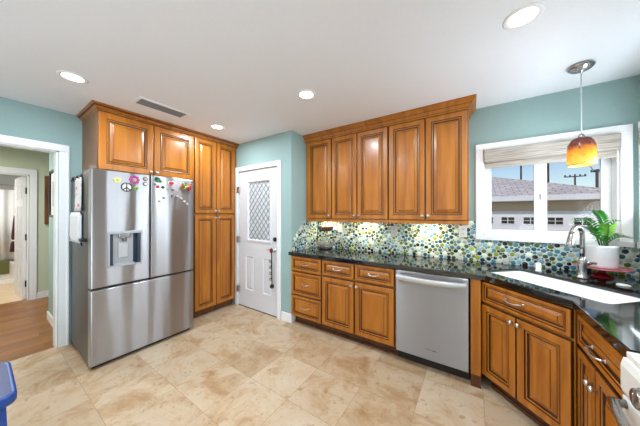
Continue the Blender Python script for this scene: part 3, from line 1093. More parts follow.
# sink
t = thing('sink', 'long white undermount sink set diagonally in the corner of the black worktop', 'sink', (0.475, 2.25, 0.64))
b = MB()
def ring(g, z, r=0.035):
    return [(x, y, z) for x, y in rrect45(SINK[0] - g, SINK[1] + g, SINK[2] - g, SINK[3] + g, r)]
b.loft([ring(0.024, 0.880), ring(0.003, 0.880), ring(0.001, 0.874), ring(-0.02, 0.70), ring(-0.045, 0.672), ring(-0.09, 0.664)], cap0=False, cap1=True, smooth=True)
b.loft([ring(0.024, 0.880), ring(0.024, 0.865), ring(0.006, 0.65)], cap0=False, cap1=True, smooth=True)
b.build('bowl', M['porcelain'], t)
MB().lathe((0.475, 2.25, 0.665), [(0.043, 0), (0.043, 0.003), (0.030, 0.002), (0.001, 0.001)], 20, cap0=False).build('drain', M['chrome'], t)

# faucet
fx, fy = 0.677, 2.499
t = thing('faucet', 'brushed nickel gooseneck pull-down faucet behind the white sink', 'faucet', (fx, fy, 0.9))
b = MB()
b.lathe((fx, fy, 0.9), [(0.034, 0), (0.034, 0.008), (0.026, 0.018), (0.024, 0.05), (0.022, 0.09), (0.026, 0.10), (0.026, 0.12), (0.020, 0.135), (0.017, 0.16), (0.001, 0.161)], 22)
b.build('base', M['chrome'], t)
ux, uy = -0.64, -0.768
R = 0.060
path = [(fx, fy, 0.9 + 0.15), (fx, fy, 0.9 + 0.24), (fx, fy, 0.9 + 0.322)]
for k in range(1, 11):
    a = PI * k / 10 * 0.92
    o = R - R * math.cos(a)
    path.append((fx + ux * o, fy + uy * o, 0.9 + 0.322 + R * math.sin(a)))
MB().tube(path, 0.0145, 14).build('neck', M['chrome'], t)
o = R - R * math.cos(PI * 0.92)
e = Vector(path[-1])
dr = Vector((ux * 0.22, uy * 0.22, -1)).normalized()
b = MB()
b.tube([e - dr * 0.005, e + dr * 0.02, e + dr * 0.024, e + dr * 0.07, e + dr * 0.100, e + dr * 0.106], [0.0175, 0.0175, 0.0195, 0.023, 0.029, 0.026], 16)
b.build('spray_head', M['chrome'], t)
b = MB()
hx, hy = 0.90, 0.43
b.tube([(fx, fy, 1.01), (fx + hx * 0.035, fy + hy * 0.035, 1.012), (fx + hx * 0.06, fy + hy * 0.06, 1.014), (fx + hx * 0.088, fy + hy * 0.088, 1.011)], [0.019, 0.019, 0.011, 0.009], 12)
b.build('lever', M['chrome'], t)
# soap dispenser
b = MB()
t = thing('soap_dispenser', 'small white cylindrical air gap cap on the worktop left of the faucet', 'air gap', (0.455, 2.60, 0.9))
b.lathe((0.455, 2.60, 0.9), [(0.022, 0), (0.022, 0.004), (0.0175, 0.006), (0.0175, 0.062), (0.014, 0.070), (0.001, 0.071)], 18)
b.build('cap', M['plate_white'], t)
tag(MB().lathe((0.832, 2.385, 0.9), [(0.030, 0), (0.032, 0.004), (0.028, 0.009), (0.001, 0.012)], 20).build('sink_stopper', M['plate_white']), 'flat round white cap lying on the worktop at the right of the cake stand', 'stopper')

# cake stand, plant
cx, cy = 0.815, 2.638
t = thing('cake_stand', 'ruby red glass cake stand under the potted plant', 'cake stand', (cx, cy, 0.9))
b = MB()
b.lathe((cx, cy, 0.9), [(0.062, 0), (0.060, 0.006), (0.045, 0.016), (0.026, 0.026), (0.018, 0.036), (0.022, 0.048), (0.040, 0.060), (0.001, 0.062)], 32)
b.build('foot', M['ruby'], t)
b = MB()
b.lathe((cx, cy, 0.9), [(0.001, 0.060), (0.050, 0.060), (0.135, 0.066), (0.148, 0.070), (0.150, 0.076), (0.140, 0.076), (0.050, 0.0705), (0.001, 0.0705)], 40)
b.build('plate', M['pink_glass'], t)
px_, py_ = 0.815, 2.638
t = thing('potted_plant', 'green plant with arching glossy leaves in a plain white pot on a red cake stand', 'potted plant', (px_, py_, 0.972))
b = MB()
z0 = 0.972
b.lathe((px_, py_, z0), [(0.001, 0), (0.070, 0), (0.077, 0.005), (0.081, 0.02), (0.083, 0.155), (0.083, 0.170), (0.076, 0.170), (0.075, 0.148), (0.001, 0.148)], 32)
b.build('pot', M['porcelain'], t)
MB().lathe((px_, py_, z0), [(0.0735, 0.146), (0.0735, 0.152), (0.001, 0.155)], 24, cap0=False).build('soil', M['soil'], t)
rng = random.Random(5)
Rv = Vector((math.cos(math.radians(33.664)), math.sin(math.radians(33.664)), 0))    # towards the right-hand wall
Fv = Vector((-Rv.y, Rv.x, 0))
def frond(reach, height, n, leaf_len, side=0.0, mat='leaf', curl=0.3):
    root = Vector((px_, py_, z0 + 0.150)) + Rv * rng.uniform(-0.03, 0.03) + Fv * rng.uniform(-0.03, 0.03)
    tip = root + Rv * reach + Fv * side + Vector((0, 0, height))
    mid = root + (tip - root) * 0.4 + Vector((0, 0, height * curl + 0.03))
    pts = []
    for k in range(13):
        s = k / 12
        pts.append(root * (1 - s) ** 2 + mid * 2 * s * (1 - s) + tip * s * s)
    b = MB()
    b.tube(pts, [0.0050 - 0.0033 * k / 12 for k in range(13)], 6, 1)
    for k in range(n):
        s = 0.28 + 0.70 * k / max(1, n - 1)
        i = min(11, int(s * 12))
        p = pts[i].lerp(pts[i + 1], s * 12 - i)
        tg = (pts[i + 1] - pts[i]).normalized()
        sd = tg.cross(Vector((0, 0, 1)))
        if sd.length < 0.1:
            sd = Rv.copy()
        sd.normalize()
        up = sd.cross(tg).normalized()
        L = leaf_len * (1 - 0.35 * abs(s - 0.55))
        wd = L * 0.145
        dirs = [1, -1] if k < n - 1 else [0]
        for q in dirs:
            ax = (tg * (0.62 if q else 1) + sd * q * 0.80 + up * rng.uniform(0.15, 0.35)).normalized()
            cr = ax.cross(up).normalized()
            nn = cr.cross(ax).normalized()
            rows = []
            for m in range(6):
                f_ = m / 5
                w_ = wd * math.sin(PI * min(1, 0.06 + f_ * 0.94)) ** 0.8 if m < 5 else 0.0008
                c = p + ax * (L * f_) - up * (L * 0.06 * f_ * f_)
                rows.append([b.v(c - cr * w_ + nn * w_ * 0.28), b.v(c), b.v(c + cr * w_ + nn * w_ * 0.28)])
            for m in range(5):
                for c_ in range(2):
                    b.face([rows[m][c_], rows[m][c_ + 1], rows[m + 1][c_ + 1], rows[m + 1][c_]], 0, True)
    b.build('frond', [M[mat], M['stem_green']], t)
frond(-0.300, 0.200, 13, 0.050, -0.10, 'leaf', 0.85)
frond(-0.110, 0.270, 13, 0.050, -0.02, 'leaf', 0.45)
frond(-0.190, 0.150, 11, 0.048, -0.05, 'leaf', 0.6)
frond(-0.060, 0.170, 10, 0.048, -0.06, 'leaf_pale', 0.5)
frond(0.090, 0.200, 8, 0.040, -0.03, 'leaf', 0.6)
frond(0.050, 0.150, 10, 0.048, 0.03, 'leaf', 0.5)
frond(0.150, 0.070, 9, 0.048, -0.05, 'leaf', 0.8)
frond(-0.130, 0.065, 9, 0.048, -0.06, 'leaf', 0.9)
frond(0.040, 0.095, 9, 0.048, -0.08, 'leaf', 0.6)
frond(-0.020, 0.110, 9, 0.048, 0.04, 'leaf', 0.6)

# ------------------------------------------------------------------ pebble mosaic backsplash
pal = [(0.27, (232, 236, 226)), (0.46, (182, 212, 218)), (0.60, (134, 182, 190)), (0.66, (104, 146, 158)), (0.79, (162, 174, 98)), (0.87, (198, 206, 112)), (0.92, (104, 100, 84)), (0.95, (84, 86, 84)), (1.01, (136, 152, 128))]
bs = MB()
tone_of = {}
lay = bs.bm.loops.layers.color.new('tone')
def inside(poly, u, v, r):
    # convex polygon, counter-clockwise
    for i in range(len(poly)):
        x0, y0 = poly[i]
        x1, y1 = poly[(i + 1) % len(poly)]
        L = math.hypot(x1 - x0, y1 - y0)
        if ((x1 - x0) * (v - y0) - (y1 - y0) * (u - x0)) / L < r * 0.6:
            return False
    return True
def mosaic(poly, to3, nrm, seed, cut=None):
    r_ = random.Random(seed)
    us = [p[0] for p in poly]
    vs = [p[1] for p in poly]
    u0, u1, v0, v1 = min(us), max(us), min(vs), max(vs)
    area = (u1 - u0) * (v1 - v0)
    cell = 0.05
    grid = {}
    out = []
    for rad, cnt in ((0.0190, 4000), (0.0160, 6000), (0.0130, 9000), (0.0100, 12000), (0.0070, 15000)):
        for _ in range(int(cnt * area * 4)):
            u, v = r_.uniform(u0, u1), r_.uniform(v0, v1)
            if not inside(poly, u, v, rad):
                continue
            gi, gj = int(u // cell), int(v // cell)
            ok = True
            for i in (-1, 0, 1):
                for j in (-1, 0, 1):
                    for (a, c, q) in grid.get((gi + i, gj + j), ()):
                        if (a - u) ** 2 + (c - v) ** 2 < (q + rad + 0.0012) ** 2:
                            ok = False
                            break
                    if not ok:
                        break
                if not ok:
                    break
            if ok:
                grid.setdefault((gi, gj), []).append((u, v, rad))
                out.append((u, v, rad))
    best = []
    for idx, (u, v, rad) in enumerate(out):
        gi, gj = int(u // cell), int(v // cell)
        lim = 0.0225
        for i in (-1, 0, 1):
            for j in (-1, 0, 1):
                for o_ in grid.get((gi + i, gj + j), ()):
                    dd = math.hypot(o_[0] - u, o_[1] - v)
                    if dd > 1e-6:
                        lim = min(lim, dd - o_[2] - 0.0008)
        rad2 = max(rad, lim)
        cl = grid[(gi, gj)]
        cl[cl.index((u, v, rad))] = (u, v, rad2)
        best.append((u, v, rad2))
    out = best
    n = Vector(nrm)
    base = [bs.v(Vector(to3(u, v)) + n * 0.002) for u, v in poly]
    back = [bs.v(Vector(to3(u, v)) + n * 0.0002) for u, v in poly]
    fs = [bs.face(base), bs.face(back[::-1])]
    for i in range(len(poly)):
        j = (i + 1) % len(poly)
        fs.append(bs.face([base[i], back[i], back[j], base[j]]))
    for f in fs:
        f.material_index = 1
    for u, v, rad in out:
        x = r_.random()
        c = next(c for p, c in pal if x < p)
        jt = r_.uniform(0.88, 1.08)
        col = lin(*[min(255, k * jt) for k in c])
        S = 10
        ph = r_.random()
        ex = r_.uniform(0.94, 1.0)
        r1, r2, r3 = [], [], []
        for k in range(S):
            a = 2 * PI * (k + ph) / S
            cu, cv = math.cos(a) * rad, math.sin(a) * rad * ex
            r1.append(bs.v(Vector(to3(u + cu, v + cv)) + n * 0.0018))
            r2.append(bs.v(Vector(to3(u + cu * 0.94, v + cv * 0.94)) + n * 0.0042))
            r3.append(bs.v(Vector(to3(u + cu * 0.6, v + cv * 0.6)) + n * 0.0052))
        ff = []
        for A, B in ((r1, r2), (r2, r3)):
            for k in range(S):
                l = (k + 1) % S
                ff.append(bs.face([A[k], A[l], B[l], B[k]], 0, True))
        ff.append(bs.face(r3, 0, True))
        for f in ff:
            for lp_ in f.loops:
                lp_[lay] = col
yb_ = lambda u, v: (u, YW, v)
mosaic([(-1.914, 0.9005), (0.022, 0.9005), (0.022, 1.306), (-1.914, 1.306)], yb_, (0, -1, 0), 1)
mosaic([(0.022, 0.9005), (XR, 0.9005), (XR, 1.119), (0.022, 1.119)], yb_, (0, -1, 0), 2)
mosaic([(-YW, 0.9005), (-2.236, 0.9005), (-2.236, 1.04), (-2.50, 1.285), (-2.535, 1.306), (-YW, 1.306)], lambda u, v: (XJ, -u, v), (1, 0, 0), 3)
mosaic([(1.27, 0.9005), (YW, 0.9005), (YW, 1.119), (1.27, 1.119)], lambda u, v: (XR, u, v), (-1, 0, 0), 4)
tag(bs.build('backsplash', [M['mosaic'], M['grout']]), 'mosaic backsplash of round blue, green, white and grey glass pebbles above the worktop', 'backsplash')

# outlets
def outlet(x, z, label, plate, toggle=False):
    t = thing('wall_outlet', label, 'wall outlet', (x, YW - 0.008, z), 'cover plates on the mosaic')
    b = MB()
    b.box(x - 0.036, x + 0.036, YW - 0.014, YW - 0.0045, z - 0.059, z + 0.059, bev=0.003)
    b.build('cover_plate', M[plate], t)
    b = MB()
    for dz in (-0.024, 0.024):
        b.box(x - 0.017, x + 0.017, YW - 0.016, YW - 0.013, z + dz - 0.016, z + dz + 0.016, bev=0.002)
    b.build('sockets', M[plate], t)
    for dz in (-0.024, 0.024):
        b = MB()
        for dx_ in (-0.007, 0.007):
            b.box(x + dx_ - 0.0015, x + dx_ + 0.0015, YW - 0.0165, YW - 0.0155, z + dz - 0.006, z + dz + 0.007)
        b.build('slots', M['black'], t)
outlet(-1.530, 1.180, 'white outlet plate on the mosaic to the right of the wire basket', 'plate_white')
outlet(-0.790, 1.170, 'greyish outlet plate on the mosaic behind the dishwasher, middle of the three', 'plate_grey')
outlet(-0.085, 1.195, 'white outlet plate on the mosaic just left of the sink window', 'plate_white')

# two-tier wire basket
bx, by = -1.668, 2.640
t = thing('tiered_basket', 'dark two-tier wire basket stand in the counter corner', 'basket stand', (bx, by, 0.9))
b = MB()
b.lathe((bx, by, 0.9), [(0.085, 0), (0.085, 0.008), (0.06, 0.014), (0.02, 0.02), (0.001, 0.021)], 24)
b.build('base', M['dark_iron'], t)
MB().tube([(bx - 0.125, by, 0.955), (bx - 0.135, by, 1.08), (bx - 0.125, by, 1.22), (bx - 0.10, by, 1.262), (bx - 0.05, by, 1.270)], 0.006, 8).tube([(bx - 0.06, by, 0.905), (bx - 0.10, by, 0.925), (bx - 0.125, by, 0.955)], 0.006, 8).build('post', M['dark_iron'], t)
def wire_bowl(z, r0, r1, h, mat):
    b = MB()
    for k in range(22):
        a = 2 * PI * k / 22
        c, s = math.cos(a), math.sin(a)
        b.tube([(bx + c * r0, by + s * r0, z), (bx + c * (r0 + (r1 - r0) * 0.75), by + s * (r0 + (r1 - r0) * 0.75), z + h * 0.4), (bx + c * r1, by + s * r1, z + h)], 0.0032, 5)
    for r, zz in ((r0, z), ((r0 + r1) / 2 + 0.01, z + h * 0.3), (r1 - 0.004, z + h * 0.7), (r1, z + h)):
        b.tube([(bx + r * math.cos(2 * PI * k / 28), by + r * math.sin(2 * PI * k / 28), zz) for k in range(29)], 0.0042, 5)
    b.build('basket', M[mat], t)
wire_bowl(0.918, 0.060, 0.125, 0.085, 'wire_grey')
wire_bowl(1.145, 0.055, 0.110, 0.055, 'dark_iron')
rng = random.Random(3)
for k, (dx_, dy_) in enumerate(((-0.035, -0.01), (0.03, -0.03), (0.02, 0.04))):
    tag(MB().ball((bx + dx_, by + dy_, 1.182), 0.031, 14).build('fruit', M['fruit']), ('brown orange round fruit at the left of the upper wire basket', 'brown orange round fruit at the front right of the upper wire basket', 'brown orange round fruit at the back of the upper wire basket')[k], 'fruit', 'fruit in the upper basket')

# ------------------------------------------------------------------ refrigerator
FX, F0, F1 = -2.768, 0.556, 1.440
t = thing('refrigerator', 'stainless steel french-door refrigerator with a water dispenser below the wide cabinet', 'refrigerator', (-3.15, 1.0, 0))
MB().box(-3.540, FX - 0.095, F0 + 0.004, F1 - 0.004, 0.035, 1.762, bev=0.006).build('body', M['steel_side'], t)
MB().box(-3.50, FX - 0.05, F0 + 0.02, F1 - 0.02, 0.0, 0.036).build('base_grille', M['black'], t)
for ya_ in (F0 + 0.01, F1 - 0.09):
    MB().box(-3.10, FX - 0.06, ya_, ya_ + 0.08, 1.762, 1.785, bev=0.004).build('hinge_cover', M['steel_side'], t)
TF = Tr(FX, 0, 0) @ Rz(90)     # local x = world y, front at y=0 towards +x
def fridge_door(y0, y1, z0, z1, hole=None):
    b = MB(TF)
    T_ = 0.080
    e = 0.010
    if not hole:
        b.loft([rect(y0, y1, z0, z1, 0, T_), rect(y0, y1, z0, z1, 0, e), rect(y0, y1, z0, z1, 0.003, 0.003), rect(y0, y1, z0, z1, e, 0)])
    else:
        h0, h1, k0, k1 = hole
        lp = lambda i, y: [(h0 + i, y, k0 + i), (h1 - i, y, k0 + i), (h1 - i, y, k1 - i), (h0 + i, y, k1 - i)]
        b.loft([rect(y0, y1, z0, z1, 0, T_), rect(y0, y1, z0, z1, 0, e), rect(y0, y1, z0, z1, 0.003, 0.003), rect(y0, y1, z0, z1, e, 0), lp(0, 0), lp(0, 0.058)])
    return b.build('door', M['steel'], t)
dl = fridge_door(F0, 0.995, 0.716, 1.780, (0.680, 0.918, 0.895, 1.198))
dr_ = fridge_door(1.003, F1, 0.716, 1.780)
b = MB(TF)
b.loft([rect(F0, F1, 0.034, 0.700, 0, 0.080), rect(F0, F1, 0.034, 0.700, 0, 0.010), rect(F0, F1, 0.034, 0.700, 0.003, 0.003), rect(F0, F1, 0.034, 0.700, 0.010, 0)])
b.build('freezer_drawer', M['steel'], t)
MB(TF).box(F0 + 0.01, F1 - 0.01, 0.03, 0.085, 0.690, 0.722).box(0.990, 1.008, 0.03, 0.085, 0.70, 1.77).build('gasket', M['black'], t)
# dispenser (child of the left door)
b = MB(TF)
for x0, x1, za, zb in ((0.668, 0.682, 0.883, 1.215), (0.916, 0.930, 0.883, 1.215), (0.682, 0.916, 0.883, 0.897), (0.682, 0.916, 1.190, 1.215)):
    b.box(x0, x1, -0.007, 0.004, za, zb, bev=0.002)
b.build('dispenser_bezel', M['grey_panel'], dl)
MB(TF).box(0.681, 0.917, 0.048, 0.0575, 0.897, 1.197).box(0.681, 0.705, 0.002, 0.05, 0.897, 1.197).box(0.893, 0.917, 0.002, 0.05, 0.897, 1.197).build('dispenser_recess', M['slate_panel'], dl)
b = MB(TF)
b.box(0.712, 0.868, 0.040, 0.049, 0.900, 1.190, bev=0.003)
b.box(0.712, 0.868, 0.006, 0.045, 0.897, 0.906)
b.build('dispenser_back', M['grey_panel'], dl)
b = MB(TF)
b.loft([rect(0.745, 0.830, 0.955, 1.110, 0, 0.041), rect(0.745, 0.830, 0.955, 1.110, 0.004, 0.034), rect(0.745, 0.830, 0.955, 1.110, 0.008, 0.030)])
b.build('paddle', M['plate_grey'], dl)
b = MB(TF)
b.box(0.752, 0.836, 0.012, 0.045, 1.150, 1.192, bev=0.004)
b.lathe((0.794, 0.028, 1.118), [(0.016, 0), (0.020, 0.03), (0.020, 0.036)], 16)
b.build('nozzle', M['chrome'], dl)

# magnets: local x = world y along the door, z up, y = out of the door
def disc(b, u, v, r, th=0.006, mi=0, sz=1.0, seg=14, y=0.0):
    n = seg
    lo_ = [(u + r * math.cos(2 * PI * k / n), y, v + r * sz * math.sin(2 * PI * k / n)) for k in range(n)]
    hi_ = [(u + r * 0.9 * math.cos(2 * PI * k / n), y - th, v + r * 0.9 * sz * math.sin(2 * PI * k / n)) for k in range(n)]
    b.loft([lo_, hi_], [mi], True, True)
MG = 'magnets on the refrigerator doors'
def flower(u, v, r, n, mats, label, pr=0.42):
    b = MB(TF)
    for k in range(n):
        a = 2 * PI * k / n + PI / 2
        disc(b, u + r * 0.60 * math.cos(a), v + r * 0.60 * math.sin(a), r * pr, 0.005, 0)
    disc(b, u, v, r * 0.28, 0.008, 1)
    tag(b.build('flower_magnet', [M[m] for m in mats]), label, 'magnet', MG)
flower(0.734, 1.694, 0.031, 5, ('yellow_mag', 'lime_mag'), 'small pale yellow flower magnet on the left refrigerator door')
flower(0.864, 1.712, 0.052, 8, ('pink_mag', 'rose_mag'), 'large magenta flower magnet on the left refrigerator door', 0.27)
b = MB(TF)
u, v, r = 0.803, 1.634, 0.040
b.tube([(u + r * math.cos(2 * PI * k / 28), -0.004, v + r * math.sin(2 * PI * k / 28)) for k in range(29)], 0.0042, 6)
b.tube([(u, -0.004, v - r), (u, -0.004, v + r)], 0.004, 6)
b.tube([(u, -0.004, v), (u - r * 0.7, -0.004, v - r * 0.7)], 0.004, 6)
b.tube([(u, -0.004, v), (u + r * 0.7, -0.004, v - r * 0.7)], 0.004, 6)
disc(b, u, v, r - 0.002, 0.002, 1, seg=24)
tag(b.build('peace_sign_magnet', [M['black'], M['white_mag']]), 'round black and white peace sign magnet on the left refrigerator door', 'magnet', MG)
b = MB(TF)
disc(b, 0.878, 1.628, 0.021, 0.007, 0, 0.9)
disc(b, 0.878, 1.628, 0.009, 0.010, 1, 0.9)
tag(b.build('round_magnet', [M['lime_mag'], M['green_mag']]), 'little lime green round magnet below the magenta flower', 'magnet', MG)
for v, m, lb in ((1.732, 'rose_mag', 'pinkish round badge magnet near the door gap, upper of the two'), (1.682, 'white_mag', 'grey round badge magnet near the door gap, lower of the two')):
    b = MB(TF)
    disc(b, 0.955, v, 0.024, 0.006, 0, 0.92)
    disc(b, 0.955, v, 0.012, 0.009, 1, 0.9)
    tag(b.build('badge_magnet', [M['grey_mag'], M[m]]), lb, 'magnet', MG)
# green cap and bead cluster
b = MB(TF)
disc(b, 1.062, 1.738, 0.030, 0.008, 0, 1.0)
disc(b, 1.088, 1.722, 0.026, 0.006, 0, 0.5)
disc(b, 1.050, 1.745, 0.014, 0.011, 1, 1.2)
tag(b.build('cap_magnet', [M['green_mag'], M['black']]), 'green cap-shaped magnet at the top of the right refrigerator door', 'magnet', MG)
b = MB(TF)
disc(b, 1.040, 1.688, 0.014, 0.006, 1)
disc(b, 1.064, 1.664, 0.017, 0.008, 0, 0.9)
disc(b, 1.085, 1.672, 0.013, 0.007, 2)
disc(b, 1.112, 1.662, 0.019, 0.008, 3, 0.75)
disc(b, 1.100, 1.700, 0.012, 0.006, 2)
tag(b.build('cherry_magnet', [M['red_mag'], M['grey_mag'], M['white_mag'], M['black']]), 'cluster magnet of red and dark beads under the green cap magnet', 'magnet', MG)
b = MB(TF)
hp_ = []
for k in range(26):
    a = 2 * PI * k / 26
    hp_.append((16 * math.sin(a) ** 3, 13 * math.cos(a) - 5 * math.cos(2 * a) - 2 * math.cos(3 * a) - math.cos(4 * a)))
def heart(s, y):
    return [(1.196 + x_ * s, y, 1.712 + z_ * s) for x_, z_ in hp_]
b.loft([heart(0.0021, 0), heart(0.0021, -0.003)], [1], True, True)
b.loft([heart(0.0017, -0.003), heart(0.0015, -0.008)], [0], True, True)
tag(b.build('heart_magnet', [M['red_mag'], M['white_mag']]), 'red heart magnet with a pale edge on the right refrigerator door', 'magnet', MG)
for ua, ub, lb in ((1.150, 1.170, 'tiny grey bar magnet under the red heart, the shorter one'), (1.196, 1.226, 'tiny grey bar magnet under the red heart, the longer one')):
    b = MB(TF)
    b.box(ua, ub, -0.004, 0, 1.640, 1.648, bev=0.001)
    tag(b.build('bar_magnet', M['grey_mag']), lb, 'magnet', MG)
b = MB(TF)
b.tube([(1.285, -0.005, 1.668), (1.305, -0.005, 1.715), (1.325, -0.005, 1.680)], 0.007, 6, 3)
b.tube([(1.322, -0.005, 1.735), (1.338, -0.005, 1.680), (1.352, -0.005, 1.735), (1.365, -0.005, 1.690)], 0.008, 6, 0)
b.tube([(1.335, -0.008, 1.660), (1.350, -0.008, 1.690), (1.380, -0.008, 1.700)], 0.008, 6, 1)
b.tube([(1.378, -0.005, 1.640), (1.385, -0.005, 1.720)], 0.009, 6, 2)
b.tube([(1.398, -0.005, 1.655), (1.402, -0.005, 1.725)], 0.008, 6, 2)
tag(b.build('squiggle_magnet', [M['lime_mag'], M['yellow_mag'], M['red_mag'], M['orange_mag']]), 'green, yellow and red squiggly magnet near the outer edge of the right door', 'magnet', MG)
arc = [(1.080, 1.510, 'grey_mag', 'leftmost dark dot'), (1.122, 1.549, 'grey_mag', 'second dark dot'), (1.206, 1.580, 'grey_mag', 'dark dot at the crown'), (1.255, 1.578, 'white_mag', 'pale dot just past the crown'),
       (1.300, 1.555, 'white_mag', 'third pale dot from the end'), (1.336, 1.522, 'white_mag', 'second pale dot from the end'), (1.368, 1.492, 'white_mag', 'last pale dot at the lower end')]
for u, v, m, w_ in arc:
    b = MB(TF)
    disc(b, u, v, 0.012, 0.008, 0)
    disc(b, u, v, 0.006, 0.010, 1)
    tag(b.build('dot_magnet', [M[m], M['wire_grey']]), w_ + ' of the arc of dot magnets on the refrigerator', 'magnet', 'arc of tiny dot magnets')

# things on the fridge side (face y = F0 + .004, towards -y)
SYF = F0 + 0.004
for x, lb in ((-3.44, 'dark magnetic hook nearest the wall on the refrigerator side'), (-3.27, 'dark magnetic hook in the middle on the refrigerator side'), (-3.10, 'dark magnetic hook nearest the front on the refrigerator side')):
    th = thing('magnetic_hook', lb, 'hook', (x, SYF, 1.735), 'magnetic hooks on the refrigerator side')
    MB().lathe((x, SYF, 1.735), [(0.024, 0.0), (0.024, 0.006), (0.018, 0.008), (0.001, 0.009)], 16, axis='Y').build('magnet', M['dark_iron'], th)
    MB().tube([(x, SYF - 0.008, 1.745), (x, SYF - 0.010, 1.722), (x, SYF - 0.016, 1.712), (x, SYF - 0.021, 1.720)], 0.004, 8).build('hook', M['dark_iron'], th)
def printed_cloth():
    tt = NT('pink_print_cloth')
    vo = tt.n('ShaderNodeTexVoronoi')
    vo.inputs['Scale'].default_value = 16
    tt.l(tt.pos(), vo.inputs['Vector'])
    tt.l(tt.ramp(vo.outputs['Distance'], [(0.12, lin(196, 110, 104)), (0.3, lin(216, 186, 182)), (0.4, lin(222, 218, 216))]), tt.b.inputs['Base Color'])
    tt.b.inputs['Roughness'].default_value = 0.95
    return tt.m
b = MB()
X0, X1, Zt, Zb = -3.30, -3.03, 1.722, 1.405
rows = []
for i in range(9):
    s = i / 8
    rows_ = []
    for k in range(17):
        q = k / 16
        fold = 0.008 * math.sin(q * 5 * PI + s) * (0.4 + s)
        rows_.append((X0 + (X1 - X0) * (q * (1 - 0.10 * (1 - s)) + 0.05 * (1 - s)), SYF - 0.016 + fold, Zt + (Zb - Zt) * s))
    rows.append(rows_)
fr_ = [[b.v(p) for p in r] for r in rows]
bk_ = [[b.v((p[0], p[1] + 0.003, p[2])) for p in r] for r in rows]
for i in range(8):
    for k in range(16):
        b.face([fr_[i][k], fr_[i][k + 1], fr_[i + 1][k + 1], fr_[i + 1][k]], 0, True)
        b.face([bk_[i][k], bk_[i + 1][k], bk_[i + 1][k + 1], bk_[i][k + 1]], 0, True)
for i in range(8):
    b.face([fr_[i][0], fr_[i + 1][0], bk_[i + 1][0], bk_[i][0]])
    b.face([fr_[i][16], bk_[i][16], bk_[i + 1][16], fr_[i + 1][16]])
for k in range(16):
    b.face([fr_[0][k], bk_[0][k], bk_[0][k + 1], fr_[0][k + 1]])
    b.face([fr_[8][k], fr_[8][k + 1], bk_[8][k + 1], bk_[8][k]])
tag(b.build('dish_towel', printed_cloth()), 'white dish towel with pink print hanging from hooks on the refrigerator side', 'towel')
t = thing('magnetic_shelf', 'narrow metal shelf with a dark bracket stuck to the refrigerator side', 'shelf', (-3.13, SYF, 1.12))
MB().box(-3.36, -2.965, SYF - 0.042, SYF, 1.110, 1.122, bev=0.002).build('tray', M['plate_grey'], t)
MB().box(-3.02, -2.925, SYF - 0.036, SYF, 1.124, 1.150, bev=0.004).tube([(-2.96, SYF - 0.030, 1.115), (-2.94, SYF - 0.028, 1.09)], 0.006, 8).build('bracket', M['black'], t)
b = MB()
b.loft([[(x, y, z) for x, y, z in lp] for lp in (
    [(-3.36, SYF - 0.034, 1.123), (-3.07, SYF - 0.034, 1.123), (-3.07, SYF - 0.010, 1.123), (-3.36, SYF - 0.010, 1.123)],
    [(-3.37, SYF - 0.038, 1.16), (-3.06, SYF - 0.038, 1.16), (-3.06, SYF - 0.006, 1.16), (-3.37, SYF - 0.006, 1.16)],
    [(-3.385, SYF - 0.036, 1.36), (-3.05, SYF - 0.036, 1.36), (-3.05, SYF - 0.008, 1.36), (-3.385, SYF - 0.008, 1.36)],
    [(-3.37, SYF - 0.028, 1.392), (-3.07, SYF - 0.028, 1.392), (-3.07, SYF - 0.016, 1.392), (-3.37, SYF - 0.016, 1.392)])], smooth=False)
o = b.build('folded_towel', M['white_cloth'])
bv = o.modifiers.new('soft', 'BEVEL')
bv.width = 0.012
bv.segments = 3
tag(o, 'plain white folded paper towel stack standing on the shelf on the refrigerator side', 'towel')

# ------------------------------------------------------------------ range at the right
t = thing('range', 'white front-control kitchen range cut off at the lower right edge', 'stove', (0.74, 0.87, 0))
GX, G0, G1 = 0.432, 0.492, 1.262
MB().box(GX + 0.03, XR - 0.01, G0, G1, 0.03, 0.878, bev=0.004).build('body', M['enamel'], t)
b = MB()
b.box(GX + 0.012, XR - 0.01, G0 + 0.002, G1 - 0.002, 0.878, 0.900, bev=0.006)
b.build('cooktop', M['enamel'], t)
b = MB()
b.prism([(0, 0), (1, 0), (1, 1), (0, 1)], 0, 0.001) if False else None
lpz = lambda y: [(GX + 0.034, y, 0.755), (GX + 0.004, y, 0.755), (GX, y, 0.770), (GX, y, 0.850), (GX + 0.006, y, 0.876), (GX + 0.034, y, 0.878)]
b.loft([lpz(G1 - 0.002), lpz(G0 + 0.002)])
cp = b.build('control_panel', M['enamel'], t)
TG = Tr(GX, 0, 0) @ Rz(-90)
for y in (1.130, 1.020, 0.71, 0.60):
    b = MB(TG)
    b.lathe((-y, 0, 0.806), [(0.034, 0), (0.034, 0.003), (0.030, 0.005), (0.029, 0.016), (0.025, 0.019), (0.001, 0.0195)], 22, axis='Y')
    b.box(-y - 0.003, -y + 0.003, -0.022, -0.018, 0.790, 0.822, bev=0.0015)
    b.build('knob', M['chrome'], cp)
d = MB().box(GX + 0.002, GX + 0.032, G0 + 0.004, G1 - 0.004, 0.20, 0.748, bev=0.006).build('oven_door', M['enamel'], t)
MB().box(GX, GX + 0.004, G0 + 0.12, G1 - 0.12, 0.30, 0.60).build('oven_window', M['black'], d)
b = MB()
hp = [(GX + 0.004, G1 - 0.030, 0.728)]
for k in range(13):
    s = k / 12
    hp.append((GX - 0.030 - 0.030 * math.sin(PI * s), G1 - 0.035 - (G1 - G0 - 0.07) * s, 0.728))
hp.append((GX + 0.004, G0 + 0.030, 0.728))
b.tube(hp, 0.014, 10)
b.build('handle', M['chrome'], d)
MB().box(GX + 0.004, GX + 0.03, G0 + 0.006, G1 - 0.006, 0.06, 0.192, bev=0.005).build('storage_drawer', M['enamel'], t)
